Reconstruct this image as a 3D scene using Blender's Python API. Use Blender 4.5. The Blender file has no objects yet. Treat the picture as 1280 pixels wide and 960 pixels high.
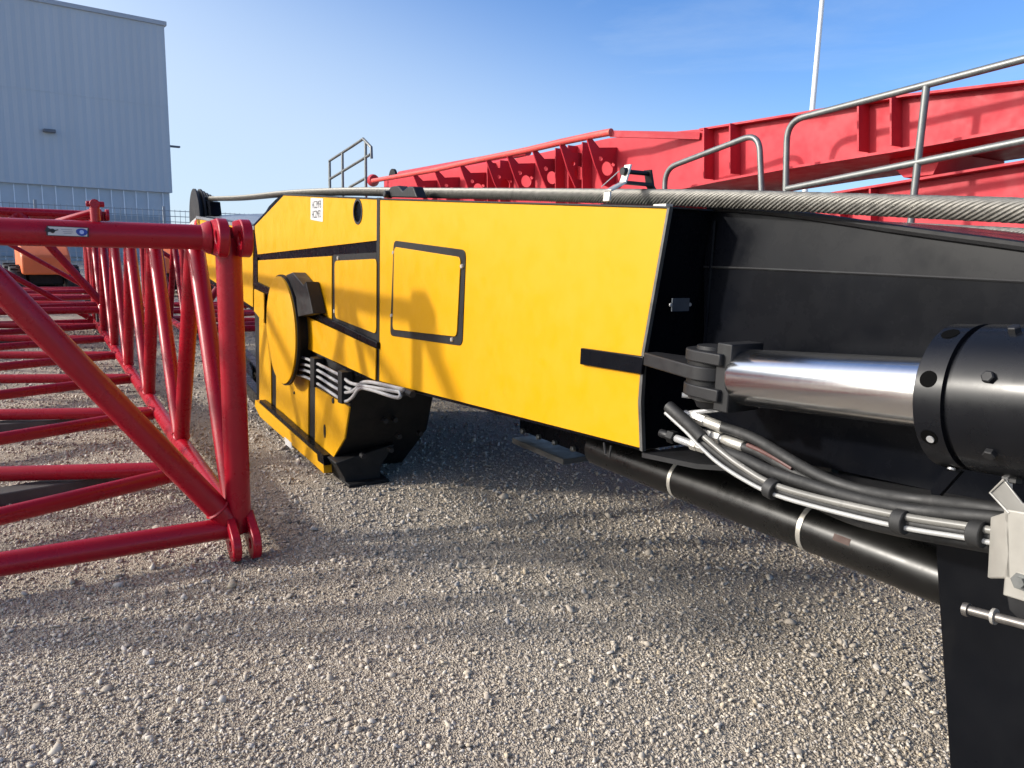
import bpy, bmesh, math, random
import numpy as np
from mathutils import Vector, Matrix, Quaternion

random.seed(7)
R = math.radians
SC = bpy.context.scene
COL = SC.collection

# ------------------------------------------------------------------ camera
F_PX = 950.0
PITCH, ROLL, EYE = R(10.0), R(1.5), 1.65
fwd = Vector((0, math.cos(PITCH), -math.sin(PITCH)))
r0 = Vector((1, 0, 0)); u0 = Vector((0, math.sin(PITCH), math.cos(PITCH)))
right = r0 * math.cos(ROLL) + u0 * math.sin(ROLL)
up = u0 * math.cos(ROLL) - r0 * math.sin(ROLL)
CAM = Vector((0, 0, EYE))
cd = bpy.data.cameras.new('camera')
cam = bpy.data.objects.new('camera', cd); COL.objects.link(cam)
M3 = Matrix((right, up, -fwd)).transposed()
cam.matrix_world = Matrix.Translation(CAM) @ M3.to_4x4()
cd.sensor_width = 36; cd.lens = 36 * F_PX / 1280
cd.clip_start = 0.05; cd.clip_end = 2000
SC.camera = cam

# ------------------------------------------------------------------ light
SUN_EL, SUN_AZ = R(21.0), R(-97.0)          # azimuth from +Y, clockwise
w = bpy.data.worlds.new('World'); SC.world = w; w.use_nodes = True
nt = w.node_tree; nt.nodes.clear()
wo = nt.nodes.new('ShaderNodeOutputWorld'); bg = nt.nodes.new('ShaderNodeBackground')
sky = nt.nodes.new('ShaderNodeTexSky'); sky.sky_type = 'NISHITA'; sky.sun_disc = False
sky.sun_elevation = SUN_EL; sky.sun_rotation = SUN_AZ % (2 * math.pi)
sky.altitude = 100; sky.air_density = 1.0; sky.dust_density = 0.35; sky.ozone_density = 3.0
bg.inputs['Strength'].default_value = 0.11
# thin high cirrus and a milky horizon
wtc = nt.nodes.new('ShaderNodeTexCoord'); wmp = nt.nodes.new('ShaderNodeMapping'); wmp.inputs['Scale'].default_value = (1.2, 2.6, 5.0); wmp.inputs['Rotation'].default_value = (0.2, 0.3, 0.5)
wn = nt.nodes.new('ShaderNodeTexNoise'); wn.inputs['Scale'].default_value = 1.6; wn.inputs['Detail'].default_value = 9; wn.inputs['Roughness'].default_value = 0.62; wn.inputs['Distortion'].default_value = 0.6
nt.links.new(wtc.outputs['Generated'], wmp.inputs[0]); nt.links.new(wmp.outputs[0], wn.inputs['Vector'])
wr = nt.nodes.new('ShaderNodeValToRGB'); wr.color_ramp.elements[0].position = 0.50; wr.color_ramp.elements[1].position = 0.85
wr.color_ramp.elements[0].color = (0, 0, 0, 1); wr.color_ramp.elements[1].color = (0.34, 0.34, 0.34, 1)
nt.links.new(wn.outputs['Fac'], wr.inputs[0])
sepx = nt.nodes.new('ShaderNodeSeparateXYZ'); nt.links.new(wtc.outputs['Generated'], sepx.inputs[0])
hz = nt.nodes.new('ShaderNodeMapRange'); hz.inputs[1].default_value = 0.0; hz.inputs[2].default_value = 0.36; hz.inputs[3].default_value = 0.74; hz.inputs[4].default_value = 0.0
hz.interpolation_type = 'SMOOTHSTEP'
# the haze is thicker towards the sun on the left
hx = nt.nodes.new('ShaderNodeMath'); hx.operation = 'MULTIPLY_ADD'; hx.inputs[1].default_value = 0.36
nt.links.new(sepx.outputs[0], hx.inputs[0]); nt.links.new(sepx.outputs[2], hx.inputs[2]); nt.links.new(hx.outputs[0], hz.inputs[0])
mx = nt.nodes.new('ShaderNodeMath'); mx.operation = 'MAXIMUM'; nt.links.new(wr.outputs[0], mx.inputs[0]); nt.links.new(hz.outputs[0], mx.inputs[1])
wm = nt.nodes.new('ShaderNodeMix'); wm.data_type = 'RGBA'; nt.links.new(mx.outputs[0], wm.inputs[0]); st_ = nt.nodes.new('ShaderNodeMix'); st_.data_type = 'RGBA'; st_.blend_type = 'MULTIPLY'; st_.inputs[0].default_value = 1.0
st_.inputs[7].default_value = (0.50, 0.66, 0.90, 1); nt.links.new(sky.outputs[0], st_.inputs[6]); nt.links.new(st_.outputs[2], wm.inputs[6])
wm.inputs[7].default_value = (3.0, 3.55, 4.2, 1)
# broad bright aureole of the hazy sun (outside the frame, to the left)
dp = nt.nodes.new('ShaderNodeVectorMath'); dp.operation = 'DOT_PRODUCT'; nt.links.new(wtc.outputs['Generated'], dp.inputs[0])
dp.inputs[1].default_value = (math.cos(SUN_EL) * math.sin(SUN_AZ), math.cos(SUN_EL) * math.cos(SUN_AZ), math.sin(SUN_EL))
mx0 = nt.nodes.new('ShaderNodeMath'); mx0.operation = 'MAXIMUM'; mx0.inputs[1].default_value = 0.0; nt.links.new(dp.outputs['Value'], mx0.inputs[0])
pw = nt.nodes.new('ShaderNodeMath'); pw.operation = 'POWER'; pw.inputs[1].default_value = 5.0; nt.links.new(mx0.outputs[0], pw.inputs[0])
au = nt.nodes.new('ShaderNodeMix'); au.data_type = 'RGBA'; au.blend_type = 'ADD'; au.clamp_result = False
nt.links.new(pw.outputs[0], au.inputs[0]); nt.links.new(wm.outputs[2], au.inputs[6]); au.inputs[7].default_value = (24.0, 22.0, 19.0, 1)
nt.links.new(au.outputs[2], bg.inputs[0]); nt.links.new(bg.outputs[0], wo.inputs[0])
sl = bpy.data.lights.new('sun', 'SUN'); sl.energy = 2.1; sl.angle = R(3.2); sl.color = (1.0, 0.94, 0.85)
so = bpy.data.objects.new('sun', sl); COL.objects.link(so)
sun_dir = Vector((math.cos(SUN_EL) * math.sin(SUN_AZ), math.cos(SUN_EL) * math.cos(SUN_AZ), math.sin(SUN_EL)))
so.rotation_euler = sun_dir.to_track_quat('Z', 'Y').to_euler()
so.location = sun_dir * 30
SC.view_settings.view_transform = 'Standard'; SC.view_settings.look = 'None'
SC.view_settings.gamma = 1.0; SC.view_settings.exposure = 1.12
SC.render.engine = 'CYCLES'
SC.cycles.max_bounces = 8; SC.cycles.use_denoising = True

# ------------------------------------------------------------------ yard frame
# everything in the yard lies parallel: local x = across (away from the lattice), y = along (away from the viewer), z = up
TH = math.atan(0.62)
ROT = Matrix.Rotation(TH, 4, 'Z')
ORG = Vector((1.976, 0, 0))
YARD = Matrix.Translation(ORG) @ ROT
YINV = YARD.inverted()
CAML = YINV @ CAM

def ray(px, py):
    d = fwd + right * ((px - 640) / F_PX) + up * ((480 - py) / F_PX)
    return (YINV.to_3x3() @ d).normalized()
def P(px, py, i=0.0):
    d = ray(px, py); t = (i - CAML.x) / d.x; return CAML + d * t
def G(px, py, z=0.0):
    d = ray(px, py); t = (z - CAML.z) / d.z; return CAML + d * t
def E(px, py, a):
    d = ray(px, py); t = (a - CAML.y) / d.y; return CAML + d * t
def W(px, py, Y):                               # world point at a given distance straight ahead
    d = fwd + right * ((px - 640) / F_PX) + up * ((480 - py) / F_PX)
    return CAM + d * (Y / d.y)

# ------------------------------------------------------------------ materials
def new_mat(name):
    m = bpy.data.materials.new(name); m.use_nodes = True
    n = m.node_tree.nodes; n.clear()
    o = n.new('ShaderNodeOutputMaterial'); b = n.new('ShaderNodeBsdfPrincipled')
    m.node_tree.links.new(b.outputs[0], o.inputs[0])
    return m, m.node_tree, b
def ramp(t, fac, stops, interp='LINEAR'):
    r = t.nodes.new('ShaderNodeValToRGB'); r.color_ramp.interpolation = interp
    e = r.color_ramp.elements
    while len(e) < len(stops): e.new(0.5)
    for k, (p, c) in enumerate(stops):
        e[k].position = p; e[k].color = (*c, 1) if len(c) == 3 else c
    t.links.new(fac, r.inputs[0]); return r.outputs[0]
def noise(t, scale, detail=4, rough=0.55, coord='Object', stretch=None, dist=0.0):
    tc = t.nodes.new('ShaderNodeTexCoord'); n = t.nodes.new('ShaderNodeTexNoise')
    n.inputs['Scale'].default_value = scale; n.inputs['Detail'].default_value = detail
    n.inputs['Roughness'].default_value = rough; n.inputs['Distortion'].default_value = dist
    src = tc.outputs[coord]
    if stretch:
        mp = t.nodes.new('ShaderNodeMapping'); mp.inputs['Scale'].default_value = stretch
        t.links.new(src, mp.inputs[0]); src = mp.outputs[0]
    t.links.new(src, n.inputs['Vector']); return n.outputs['Fac']
def mixc(t, fac, a, b, mode='MIX'):
    m = t.nodes.new('ShaderNodeMix'); m.data_type = 'RGBA'; m.blend_type = mode
    for s, v in ((m.inputs[0], fac), (m.inputs[6], a), (m.inputs[7], b)):
        if hasattr(v, 'is_output'): t.links.new(v, s)
        elif isinstance(v, (int, float)): s.default_value = v
        else: s.default_value = (*v, 1)
    return m.outputs[2]
def bump(t, b, h, strength, dist=0.01):
    n = t.nodes.new('ShaderNodeBump'); n.inputs['Strength'].default_value = strength; n.inputs['Distance'].default_value = dist
    t.links.new(h, n.inputs['Height']); t.links.new(n.outputs[0], b.inputs['Normal'])

def paint(name, c, rough=0.35, var=0.12, dirt=0.25, dirtc=(0.16, 0.13, 0.1), wave=0.0, coat=0.0, dscale=3.0, spec=0.5, chips=None):
    m, t, b = new_mat(name)
    lo = tuple(x * (1 - var) for x in c); hi = tuple(min(1, x * (1 + var)) for x in c)
    base = ramp(t, noise(t, 1.7, 5), [(0.3, lo), (0.7, hi)])
    df = ramp(t, noise(t, dscale, 9, 0.7, stretch=(1, 1, 0.35)), [(0.56, (0, 0, 0)), (0.80, (dirt,) * 3)])
    col = mixc(t, df, base, dirtc)
    if chips:
        cc, lim = chips
        cf = ramp(t, noise(t, 34, 7, 0.72), [(lim, (0, 0, 0)), (lim + 0.035, (1, 1, 1))])
        gate = ramp(t, noise(t, 1.9, 4, 0.6), [(0.48, (0, 0, 0)), (0.62, (1, 1, 1))])
        mm = t.nodes.new('ShaderNodeMath'); mm.operation = 'MULTIPLY'; t.links.new(cf, mm.inputs[0]); t.links.new(gate, mm.inputs[1])
        col = mixc(t, mm.outputs[0], col, cc)
    t.links.new(col, b.inputs['Base Color'])
    rr = ramp(t, noise(t, 9, 6, 0.65), [(0.3, (rough * 0.8,) * 3), (0.75, (min(1, rough * 1.45),) * 3)])
    t.links.new(rr, b.inputs['Roughness'])
    b.inputs['Coat Weight'].default_value = coat; b.inputs['Coat Roughness'].default_value = 0.12
    b.inputs['Specular IOR Level'].default_value = spec
    if wave: bump(t, b, noise(t, 2.2, 3, 0.5), wave, 0.02)
    return m
def metal(name, c, rough=0.4, metallic=1.0, var=0.2, scale=14, stretch=None, bmp=0.0):
    m, t, b = new_mat(name)
    n = noise(t, scale, 8, 0.7, stretch=stretch)
    t.links.new(ramp(t, n, [(0.25, tuple(x * (1 - var) for x in c)), (0.75, tuple(min(1, x * (1 + var)) for x in c))]), b.inputs['Base Color'])
    t.links.new(ramp(t, n, [(0.3, (rough * 0.8,) * 3), (0.8, (min(1, rough * 1.35),) * 3)]), b.inputs['Roughness'])
    b.inputs['Metallic'].default_value = metallic
    if bmp: bump(t, b, n, bmp, 0.002)
    return m

YEL = paint('yellow_paint', (0.535, 0.266, 0.0003), 0.42, 0.004, 0.035, (0.40, 0.24, 0.05), wave=0.008, coat=0.0, spec=0.28, chips=((0.30, 0.17, 0.03), 0.79))
BLKG = paint('black_ram_paint', (0.005, 0.0056, 0.0075), 0.26, 0.3, 0.08, (0.03, 0.03, 0.029), wave=0.02, dscale=6, spec=0.26)
BLK = paint('black_paint', (0.0032, 0.0038, 0.0058), 0.25, 0.3, 0.10, (0.02, 0.02, 0.02), wave=0.03, dscale=6, spec=0.085, chips=((0.04, 0.04, 0.04), 0.73))
SCUF = paint('scuffed_black', (0.0035, 0.004, 0.0055), 0.32, 0.3, 0.6, (0.012, 0.012, 0.012), wave=0.05, dscale=5, spec=0.12, chips=((0.045, 0.045, 0.045), 0.70))
BLKM = paint('black_matt', (0.0055, 0.0055, 0.006), 0.55, 0.3, 0.12, (0.03, 0.028, 0.026), spec=0.3)
CAST = paint('dusty_black_steel', (0.010, 0.010, 0.011), 0.5, 0.3, 0.4, (0.045, 0.057, 0.053), dscale=12, spec=0.35)
PIPEM = paint('black_gloss_pipe', (0.006, 0.0058, 0.0055), 0.28, 0.3, 0.15, (0.03, 0.027, 0.024), dscale=8, spec=0.4)
RED = paint('crimson_paint', (0.31, 0.004, 0.015), 0.27, 0.12, 0.2, (0.17, 0.03, 0.03), wave=0.0, coat=0.0, spec=0.36, chips=((0.10, 0.03, 0.02), 0.69), dscale=7)
RED2 = paint('faded_red_paint', (0.43, 0.024, 0.036), 0.5, 0.06, 0.16, (0.32, 0.07, 0.06), wave=0.02, coat=0.0, spec=0.3, chips=((0.16, 0.05, 0.04), 0.72))
RUSTY = paint('worn_red_rail', (0.55, 0.06, 0.05), 0.5, 0.15, 0.85, (0.28, 0.17, 0.11), dscale=5)
GALV = metal('galvanised_steel', (0.16, 0.165, 0.16), 0.45, 0.55, 0.25, 18)
ZINC = metal('bright_zinc', (0.50, 0.48, 0.43), 0.36, 0.6, 0.15, 20)
CHROME = metal('chrome_rod', (0.78, 0.77, 0.75), 0.19, 1.0, 0.03, 5, (6, 60, 6), 0.0)
STEEL = metal('steel_tube', (0.40, 0.40, 0.40), 0.32, 0.35, 0.15, 25)
DARKST = metal('dark_worn_steel', (0.15, 0.14, 0.13), 0.4, 0.7, 0.3, 30)
ROPE = metal('steel_wire', (0.17, 0.163, 0.145), 0.42, 0.45, 0.5, 40, bmp=0.2)
RUB = paint('black_rubber', (0.012, 0.012, 0.012), 0.6, 0.25, 0.5, (0.09, 0.085, 0.08), dscale=14)
SHEATH = paint('clear_sheath', (0.16, 0.155, 0.14), 0.3, 0.5, 0.6, (0.03, 0.03, 0.03), dscale=40)
WHT = paint('white_plastic', (0.52, 0.515, 0.50), 0.4, 0.05, 0.2)
INK = paint('print_ink', (0.02, 0.02, 0.025), 0.6, 0.1, 0.0)
BLUE = paint('blue_ink', (0.02, 0.05, 0.28), 0.5, 0.1, 0.0)
LBLUE = paint('pale_blue_ink', (0.35, 0.45, 0.75), 0.5, 0.1, 0.0)
STRIPE = paint('signal_red', (0.55, 0.02, 0.02), 0.4, 0.1, 0.1)
ORA = paint('orange_paint', (0.62, 0.13, 0.035), 0.45, 0.15, 0.3)
REDMARK = paint('red_hose_print', (0.10, 0.042, 0.036), 0.6, 0.3, 0.9, (0.03, 0.03, 0.03), dscale=50)
PLATE = metal('aluminium_plate', (0.36, 0.345, 0.31), 0.4, 0.45, 0.08, 12)
TIMB = paint('grey_timber', (0.075, 0.07, 0.066), 0.8, 0.3, 0.4, (0.15, 0.13, 0.11))
POLE = paint('pole_grey', (0.62, 0.63, 0.63), 0.45, 0.05, 0.1)
BOARD = paint('grey_cover', (0.20, 0.21, 0.22), 0.3, 0.1, 0.2, wave=0.05)

# ------------------------------------------------------------------ mesh building
class MB:
    def __init__(s): s.bm = bmesh.new()
    def prism(s, pts, dv, holes=()):
        dv = Vector(dv); bm = s.bm
        if not holes:
            a = [bm.verts.new(p) for p in pts]; b = [bm.verts.new(Vector(p) + dv) for p in pts]
            bm.faces.new(a); bm.faces.new(list(reversed(b)))
            n = len(a)
            for k in range(n): bm.faces.new((a[k], b[k], b[(k + 1) % n], a[(k + 1) % n]))
        else:
            loops = [list(pts)] + [list(h) for h in holes]
            es = []; vl = []
            for lp in loops:
                v = [bm.verts.new(p) for p in lp]; vl.append(v)
                es += [bm.edges.new((v[k], v[(k + 1) % len(v)])) for k in range(len(v))]
            res = bmesh.ops.triangle_fill(bm, use_beauty=True, use_dissolve=False, edges=es)
            fs = [g for g in res['geom'] if isinstance(g, bmesh.types.BMFace)]
            vmap = {v: bm.verts.new(v.co + dv) for lp in vl for v in lp}
            for f in fs: bm.faces.new([vmap[v] for v in reversed(f.verts)])
            for lp in vl:
                n = len(lp)
                for k in range(n):
                    bm.faces.new((lp[k], lp[(k + 1) % n], vmap[lp[(k + 1) % n]], vmap[lp[k]]))
        return s
    def box(s, c, d, rot=None):
        c = Vector(c); v = []
        for sx in (-1, 1):
            for sy in (-1, 1):
                for sz in (-1, 1):
                    q = Vector((sx * d[0] / 2, sy * d[1] / 2, sz * d[2] / 2))
                    if rot: q = rot @ q
                    v.append(s.bm.verts.new(c + q))
        for f in ((0, 1, 3, 2), (4, 6, 7, 5), (0, 4, 5, 1), (2, 3, 7, 6), (0, 2, 6, 4), (1, 5, 7, 3)):
            s.bm.faces.new([v[k] for k in f])
        return s
    def tube(s, pts, r, n=14, caps=True, rad=None):
        pts = [Vector(p) for p in pts]; m = len(pts)
        tang = []
        for k in range(m):
            a = pts[max(0, k - 1)]; b = pts[min(m - 1, k + 1)]
            tang.append((b - a).normalized())
        ref = Vector((0, 0, 1)) if abs(tang[0].z) < 0.9 else Vector((1, 0, 0))
        x = tang[0].cross(ref).normalized(); rings = []
        for k in range(m):
            x = (x - tang[k] * x.dot(tang[k])).normalized(); y = tang[k].cross(x)
            rk = rad[k] if rad else r
            rings.append([s.bm.verts.new(pts[k] + (x * math.cos(2 * math.pi * j / n) + y * math.sin(2 * math.pi * j / n)) * rk) for j in range(n)])
        for k in range(m - 1):
            for j in range(n):
                s.bm.faces.new((rings[k][j], rings[k][(j + 1) % n], rings[k + 1][(j + 1) % n], rings[k + 1][j]))
        if caps:
            s.bm.faces.new(list(reversed(rings[0]))); s.bm.faces.new(rings[-1])
        return s
    def lathe(s, p0, ax, prof, n=32):
        """prof: list of (distance along axis, radius)"""
        ax = Vector(ax).normalized(); p0 = Vector(p0)
        ref = Vector((0, 0, 1)) if abs(ax.z) < 0.9 else Vector((1, 0, 0))
        x = ax.cross(ref).normalized(); y = ax.cross(x); rings = []
        for d, r in prof:
            rings.append([s.bm.verts.new(p0 + ax * d + (x * math.cos(2 * math.pi * j / n) + y * math.sin(2 * math.pi * j / n)) * r) for j in range(n)])
        for k in range(len(rings) - 1):
            for j in range(n):
                s.bm.faces.new((rings[k][j], rings[k][(j + 1) % n], rings[k + 1][(j + 1) % n], rings[k + 1][j]))
        s.bm.faces.new(list(reversed(rings[0]))); s.bm.faces.new(rings[-1])
        return s
    def quad(s, *pts):
        s.bm.faces.new([s.bm.verts.new(p) for p in pts]); return s
    def build(s, name, mat, parent=None, bevel=0.0, sharp=38, flat=False):
        me = bpy.data.meshes.new(name)
        base = parent.get('_b', None) if parent else None
        bmesh.ops.recalc_face_normals(s.bm, faces=s.bm.faces)
        if base is not None: bmesh.ops.translate(s.bm, verts=s.bm.verts, vec=-Vector(base))
        s.bm.to_mesh(me); s.bm.free()
        if not flat:
            me.polygons.foreach_set('use_smooth', [True] * len(me.polygons))
            me.set_sharp_from_angle(angle=R(sharp))
        me.materials.append(mat)
        o = bpy.data.objects.new(name, me); COL.objects.link(o)
        if parent:
            o.parent = parent
            o['_b'] = list(base) if base is not None else [0, 0, 0]
        if bevel:
            md = o.modifiers.new('bevel', 'BEVEL'); md.width = bevel; md.segments = 2; md.limit_method = 'ANGLE'; md.angle_limit = R(40)
        return o

def tag(o, label=None, cat=None, group=None, kind=None):
    if label: o['label'] = label
    if cat: o['category'] = cat
    if group: o['group'] = group
    if kind: o['kind'] = kind
    return o
def thing(name, label, cat, base=(0, 0, 0), group=None):
    """Empty at the thing's base; base is given in the yard frame"""
    o = bpy.data.objects.new(name, None); COL.objects.link(o)
    o.empty_display_size = 0.2
    o.matrix_world = YARD @ Matrix.Translation(Vector(base))
    o['_b'] = list(base)
    return tag(o, label, cat, group)
def wthing(name, label, cat, base=(0, 0, 0), rz=0.0, group=None):
    """Empty in world space; children are built in its own local coordinates"""
    o = bpy.data.objects.new(name, None); COL.objects.link(o)
    o.matrix_world = Matrix.Translation(Vector(base)) @ Matrix.Rotation(rz, 4, 'Z')
    o['_b'] = [0, 0, 0]
    return tag(o, label, cat, group)
def single(name, mb, mat, label, cat, base, **k):
    """a top-level thing that is one mesh, in the yard frame"""
    d = bpy.data.objects.new('tmp', None); d['_b'] = list(base)
    o = mb.build(name, mat, d, **k); o.parent = None
    bpy.data.objects.remove(d)
    o.matrix_world = YARD @ Matrix.Translation(Vector(base))
    return tag(o, label, cat)

def PX(pts, i): return [P(x, y, i) for x, y in pts]
def plate(mb, px, i0, i1, holes=()):
    """plate whose front face shows this outline, between two distances across"""
    pts = PX(px, i0)
    mb.prism(pts, (i1 - i0, 0, 0), holes=[[Vector(p) for p in h] for h in holes]); return mb
def rounded(pts, r, n=5):
    out = []; m = len(pts)
    for k in range(m):
        p, a, b = Vector(pts[k]), Vector(pts[k - 1]), Vector(pts[(k + 1) % m])
        da, db = (a - p).normalized(), (b - p).normalized()
        q0, q1 = p + da * r, p + db * r
        for j in range(n + 1):
            t = j / n; out.append(q0 * (1 - t) ** 2 + p * 2 * t * (1 - t) + q1 * t * t)
    return out
def circ(c, r, ux, uy, n=20):
    return [Vector(c) + Vector(ux) * (math.cos(2 * math.pi * k / n) * r) + Vector(uy) * (math.sin(2 * math.pi * k / n) * r) for k in range(n)]
def smooth_path(pts, n=6):
    pts = [Vector(p) for p in pts]; out = []
    for k in range(len(pts) - 1):
        p0, p1, p2, p3 = pts[max(0, k - 1)], pts[k], pts[k + 1], pts[min(len(pts) - 1, k + 2)]
        for j in range(n):
            t = j / n
            out.append(0.5 * ((2 * p1) + (p2 - p0) * t + (2 * p0 - 5 * p1 + 4 * p2 - p3) * t * t + (3 * p1 - p0 - 3 * p2 + p3) * t ** 3))
    out.append(pts[-1]); return out
def text(txt, o, ux, uy, h, mat, parent, name='lettering', depth=0.0006, maxw=None):
    c = bpy.data.curves.new('t', 'FONT'); c.body = txt; c.size = 1.0; c.extrude = 0.0; c.align_x = 'CENTER'; c.align_y = 'CENTER'
    ob = bpy.data.objects.new('t', c); COL.objects.link(ob)
    bpy.context.view_layer.update()
    me = bpy.data.meshes.new_from_object(ob.evaluated_get(bpy.context.evaluated_depsgraph_get()))
    bpy.data.objects.remove(ob); bpy.data.curves.remove(c)
    ux, uy, o = Vector(ux), Vector(uy), Vector(o)
    xs = [v.co.x for v in me.vertices] or [0]; wid = max(xs) - min(xs)
    sx = h * 1.4 if not maxw else min(h * 1.4, maxw / max(wid, 1e-6))
    nrm = ux.cross(uy).normalized()
    mb = MB(); mb.bm.from_mesh(me)
    for v in mb.bm.verts: v.co = o + ux * (v.co.x * sx) + uy * (v.co.y * h * 1.4) + nrm * depth
    bpy.data.meshes.remove(me)
    return mb.build(name, mat, parent, flat=True)

# ================================================================== GROUND
def ground():
    m, t, b = new_mat('gravel')
    tc = t.nodes.new('ShaderNodeTexCoord')
    def vor(scale, feat='F1'):
        v = t.nodes.new('ShaderNodeTexVoronoi'); v.inputs['Scale'].default_value = scale; v.feature = feat
        t.links.new(tc.outputs['Object'], v.inputs['Vector']); return v
    v1 = vor(62); v2 = vor(140)
    c1 = ramp(t, v1.outputs['Color'], [(0.0, (0.25, 0.22, 0.18)), (0.35, (0.39, 0.34, 0.28)), (0.7, (0.49, 0.435, 0.36)), (1.0, (0.62, 0.56, 0.47))])
    c2 = ramp(t, v2.outputs['Color'], [(0.0, (0.24, 0.21, 0.175)), (0.5, (0.39, 0.34, 0.275)), (1.0, (0.50, 0.445, 0.37))])
    sel = ramp(t, noise(t, 1.1, 6, 0.65), [(0.42, (0, 0, 0)), (0.6, (1, 1, 1))])
    base = mixc(t, sel, c1, c2)
    big = ramp(t, noise(t, 0.35, 6, 0.6), [(0.35, (0.84, 0.83, 0.82)), (0.65, (1.06, 1.04, 1.0))])
    t.links.new(mixc(t, 1.0, base, big, 'MULTIPLY'), b.inputs['Base Color'])
    b.inputs['Roughness'].default_value = 0.9; b.inputs['Specular IOR Level'].default_value = 0.25
    h = t.nodes.new('ShaderNodeMath'); h.operation = 'ADD'
    t.links.new(v1.outputs['Distance'], h.inputs[0]); t.links.new(v2.outputs['Distance'], h.inputs[1])
    inv = t.nodes.new('ShaderNodeMath'); inv.operation = 'MULTIPLY'; inv.inputs[1].default_value = -1
    t.links.new(h.outputs[0], inv.inputs[0])
    bump(t, b, inv.outputs[0], 0.9, 0.012)
    mb = MB(); mb.quad((-600, -60, 0), (600, -60, 0), (600, 1200, 0), (-600, 1200, 0))
    o = mb.build('gravel_ground', m, flat=True); tag(o, kind='structure')
ground()

def stones():
    rng = np.random.default_rng(3)
    t = (1 + 5 ** 0.5) / 2
    iv = np.array([(-1, t, 0), (1, t, 0), (-1, -t, 0), (1, -t, 0), (0, -1, t), (0, 1, t), (0, -1, -t), (0, 1, -t), (t, 0, -1), (t, 0, 1), (-t, 0, -1), (-t, 0, 1)], float)
    iv /= np.linalg.norm(iv[0])
    it = np.array([(0, 11, 5), (0, 5, 1), (0, 1, 7), (0, 7, 10), (0, 10, 11), (1, 5, 9), (5, 11, 4), (11, 10, 2), (10, 7, 6), (7, 1, 8), (3, 9, 4), (3, 4, 2), (3, 2, 6), (3, 6, 8), (3, 8, 9), (4, 9, 5), (2, 4, 11), (6, 2, 10), (8, 6, 7), (9, 8, 1)])
    P0, S0 = [], []
    for y0, y1, den, med, sg in ((1.5, 3.3, 7200, 0.0052, 0.40), (3.3, 5.0, 3600, 0.0062, 0.42), (5.0, 8.0, 1100, 0.0085, 0.4), (8.0, 15.0, 220, 0.013, 0.35), (1.5, 6.0, 22, 0.014, 0.28)):
        ym = y1; wd = 0.85
        n = int(den * (2 * wd * ym + 0.6) * (y1 - y0))
        y = rng.uniform(y0, y1, n); x = rng.uniform(-wd * ym - 0.3, wd * ym + 0.3, n)
        k = np.abs(x) < wd * y + 0.3; x, y = x[k], y[k]
        # thin and thick patches
        f = 0.5 + 0.5 * np.sin(x * 2.1 + 1.3 * np.sin(y * 1.7)) * np.sin(y * 2.9 + np.sin(x * 1.9))
        k = rng.uniform(0, 1, len(x)) < 0.55 + 0.45 * f; x, y = x[k], y[k]
        s = np.minimum(med * np.exp(rng.normal(0, sg, len(x))), 0.034)
        P0.append(np.stack([x, y, s * rng.uniform(0.05, 0.5, len(x))], 1)); S0.append(s)
    p = np.concatenate(P0); s = np.concatenate(S0); n = len(p)
    sc = np.stack([s * rng.uniform(0.8, 1.5, n), s * rng.uniform(0.7, 1.15, n), s * rng.uniform(0.32, 0.7, n)], 1)
    v = iv[None] * (1 + rng.uniform(-0.52, 0.30, (n, 12, 1))) * sc[:, None, :]
    q = rng.normal(0, 1, (n, 4)); q[:, 1:3] *= 0.35; q /= np.linalg.norm(q, axis=1, keepdims=True)
    w_, x_, y_, z_ = q[:, 0], q[:, 1], q[:, 2], q[:, 3]
    Rm = np.stack([1 - 2 * (y_ ** 2 + z_ ** 2), 2 * (x_ * y_ - z_ * w_), 2 * (x_ * z_ + y_ * w_),
                   2 * (x_ * y_ + z_ * w_), 1 - 2 * (x_ ** 2 + z_ ** 2), 2 * (y_ * z_ - x_ * w_),
                   2 * (x_ * z_ - y_ * w_), 2 * (y_ * z_ + x_ * w_), 1 - 2 * (x_ ** 2 + y_ ** 2)], 1).reshape(n, 3, 3)
    v = np.einsum('nij,nkj->nki', Rm, v) + p[:, None, :]
    v = v.reshape(-1, 3).astype(np.float32)
    f = (it[None] + (np.arange(n) * 12)[:, None, None]).reshape(-1).astype(np.int32)
    me = bpy.data.meshes.new('gravel_stones')
    me.vertices.add(n * 12); me.vertices.foreach_set('co', v.ravel())
    me.loops.add(len(f)); me.loops.foreach_set('vertex_index', f)
    nf = len(f) // 3; me.polygons.add(nf)
    me.polygons.foreach_set('loop_start', np.arange(nf, dtype=np.int32) * 3)
    me.update(); me.validate()
    m, t_, b = new_mat('crushed_stone')
    g = t_.nodes.new('ShaderNodeNewGeometry')
    c = ramp(t_, g.outputs['Random Per Island'], [(0.0, (0.26, 0.23, 0.195)), (0.18, (0.36, 0.315, 0.26)), (0.4, (0.45, 0.395, 0.325)), (0.6, (0.51, 0.45, 0.365)), (0.74, (0.44, 0.41, 0.38)), (0.9, (0.60, 0.54, 0.45)), (0.97, (0.46, 0.38, 0.27)), (1.0, (0.68, 0.62, 0.52))])
    sp = ramp(t_, noise(t_, 90, 5, 0.7), [(0.3, (0.78,) * 3), (0.7, (1.08,) * 3)])
    t_.links.new(mixc(t_, 1.0, c, sp, 'MULTIPLY'), b.inputs['Base Color'])
    b.inputs['Roughness'].default_value = 0.85; b.inputs['Specular IOR Level'].default_value = 0.3
    me.materials.append(m)
    o = bpy.data.objects.new('gravel_stones', me); COL.objects.link(o)
    tag(o, 'loose crushed limestone gravel covering the yard', kind='stuff')
stones()

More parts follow.
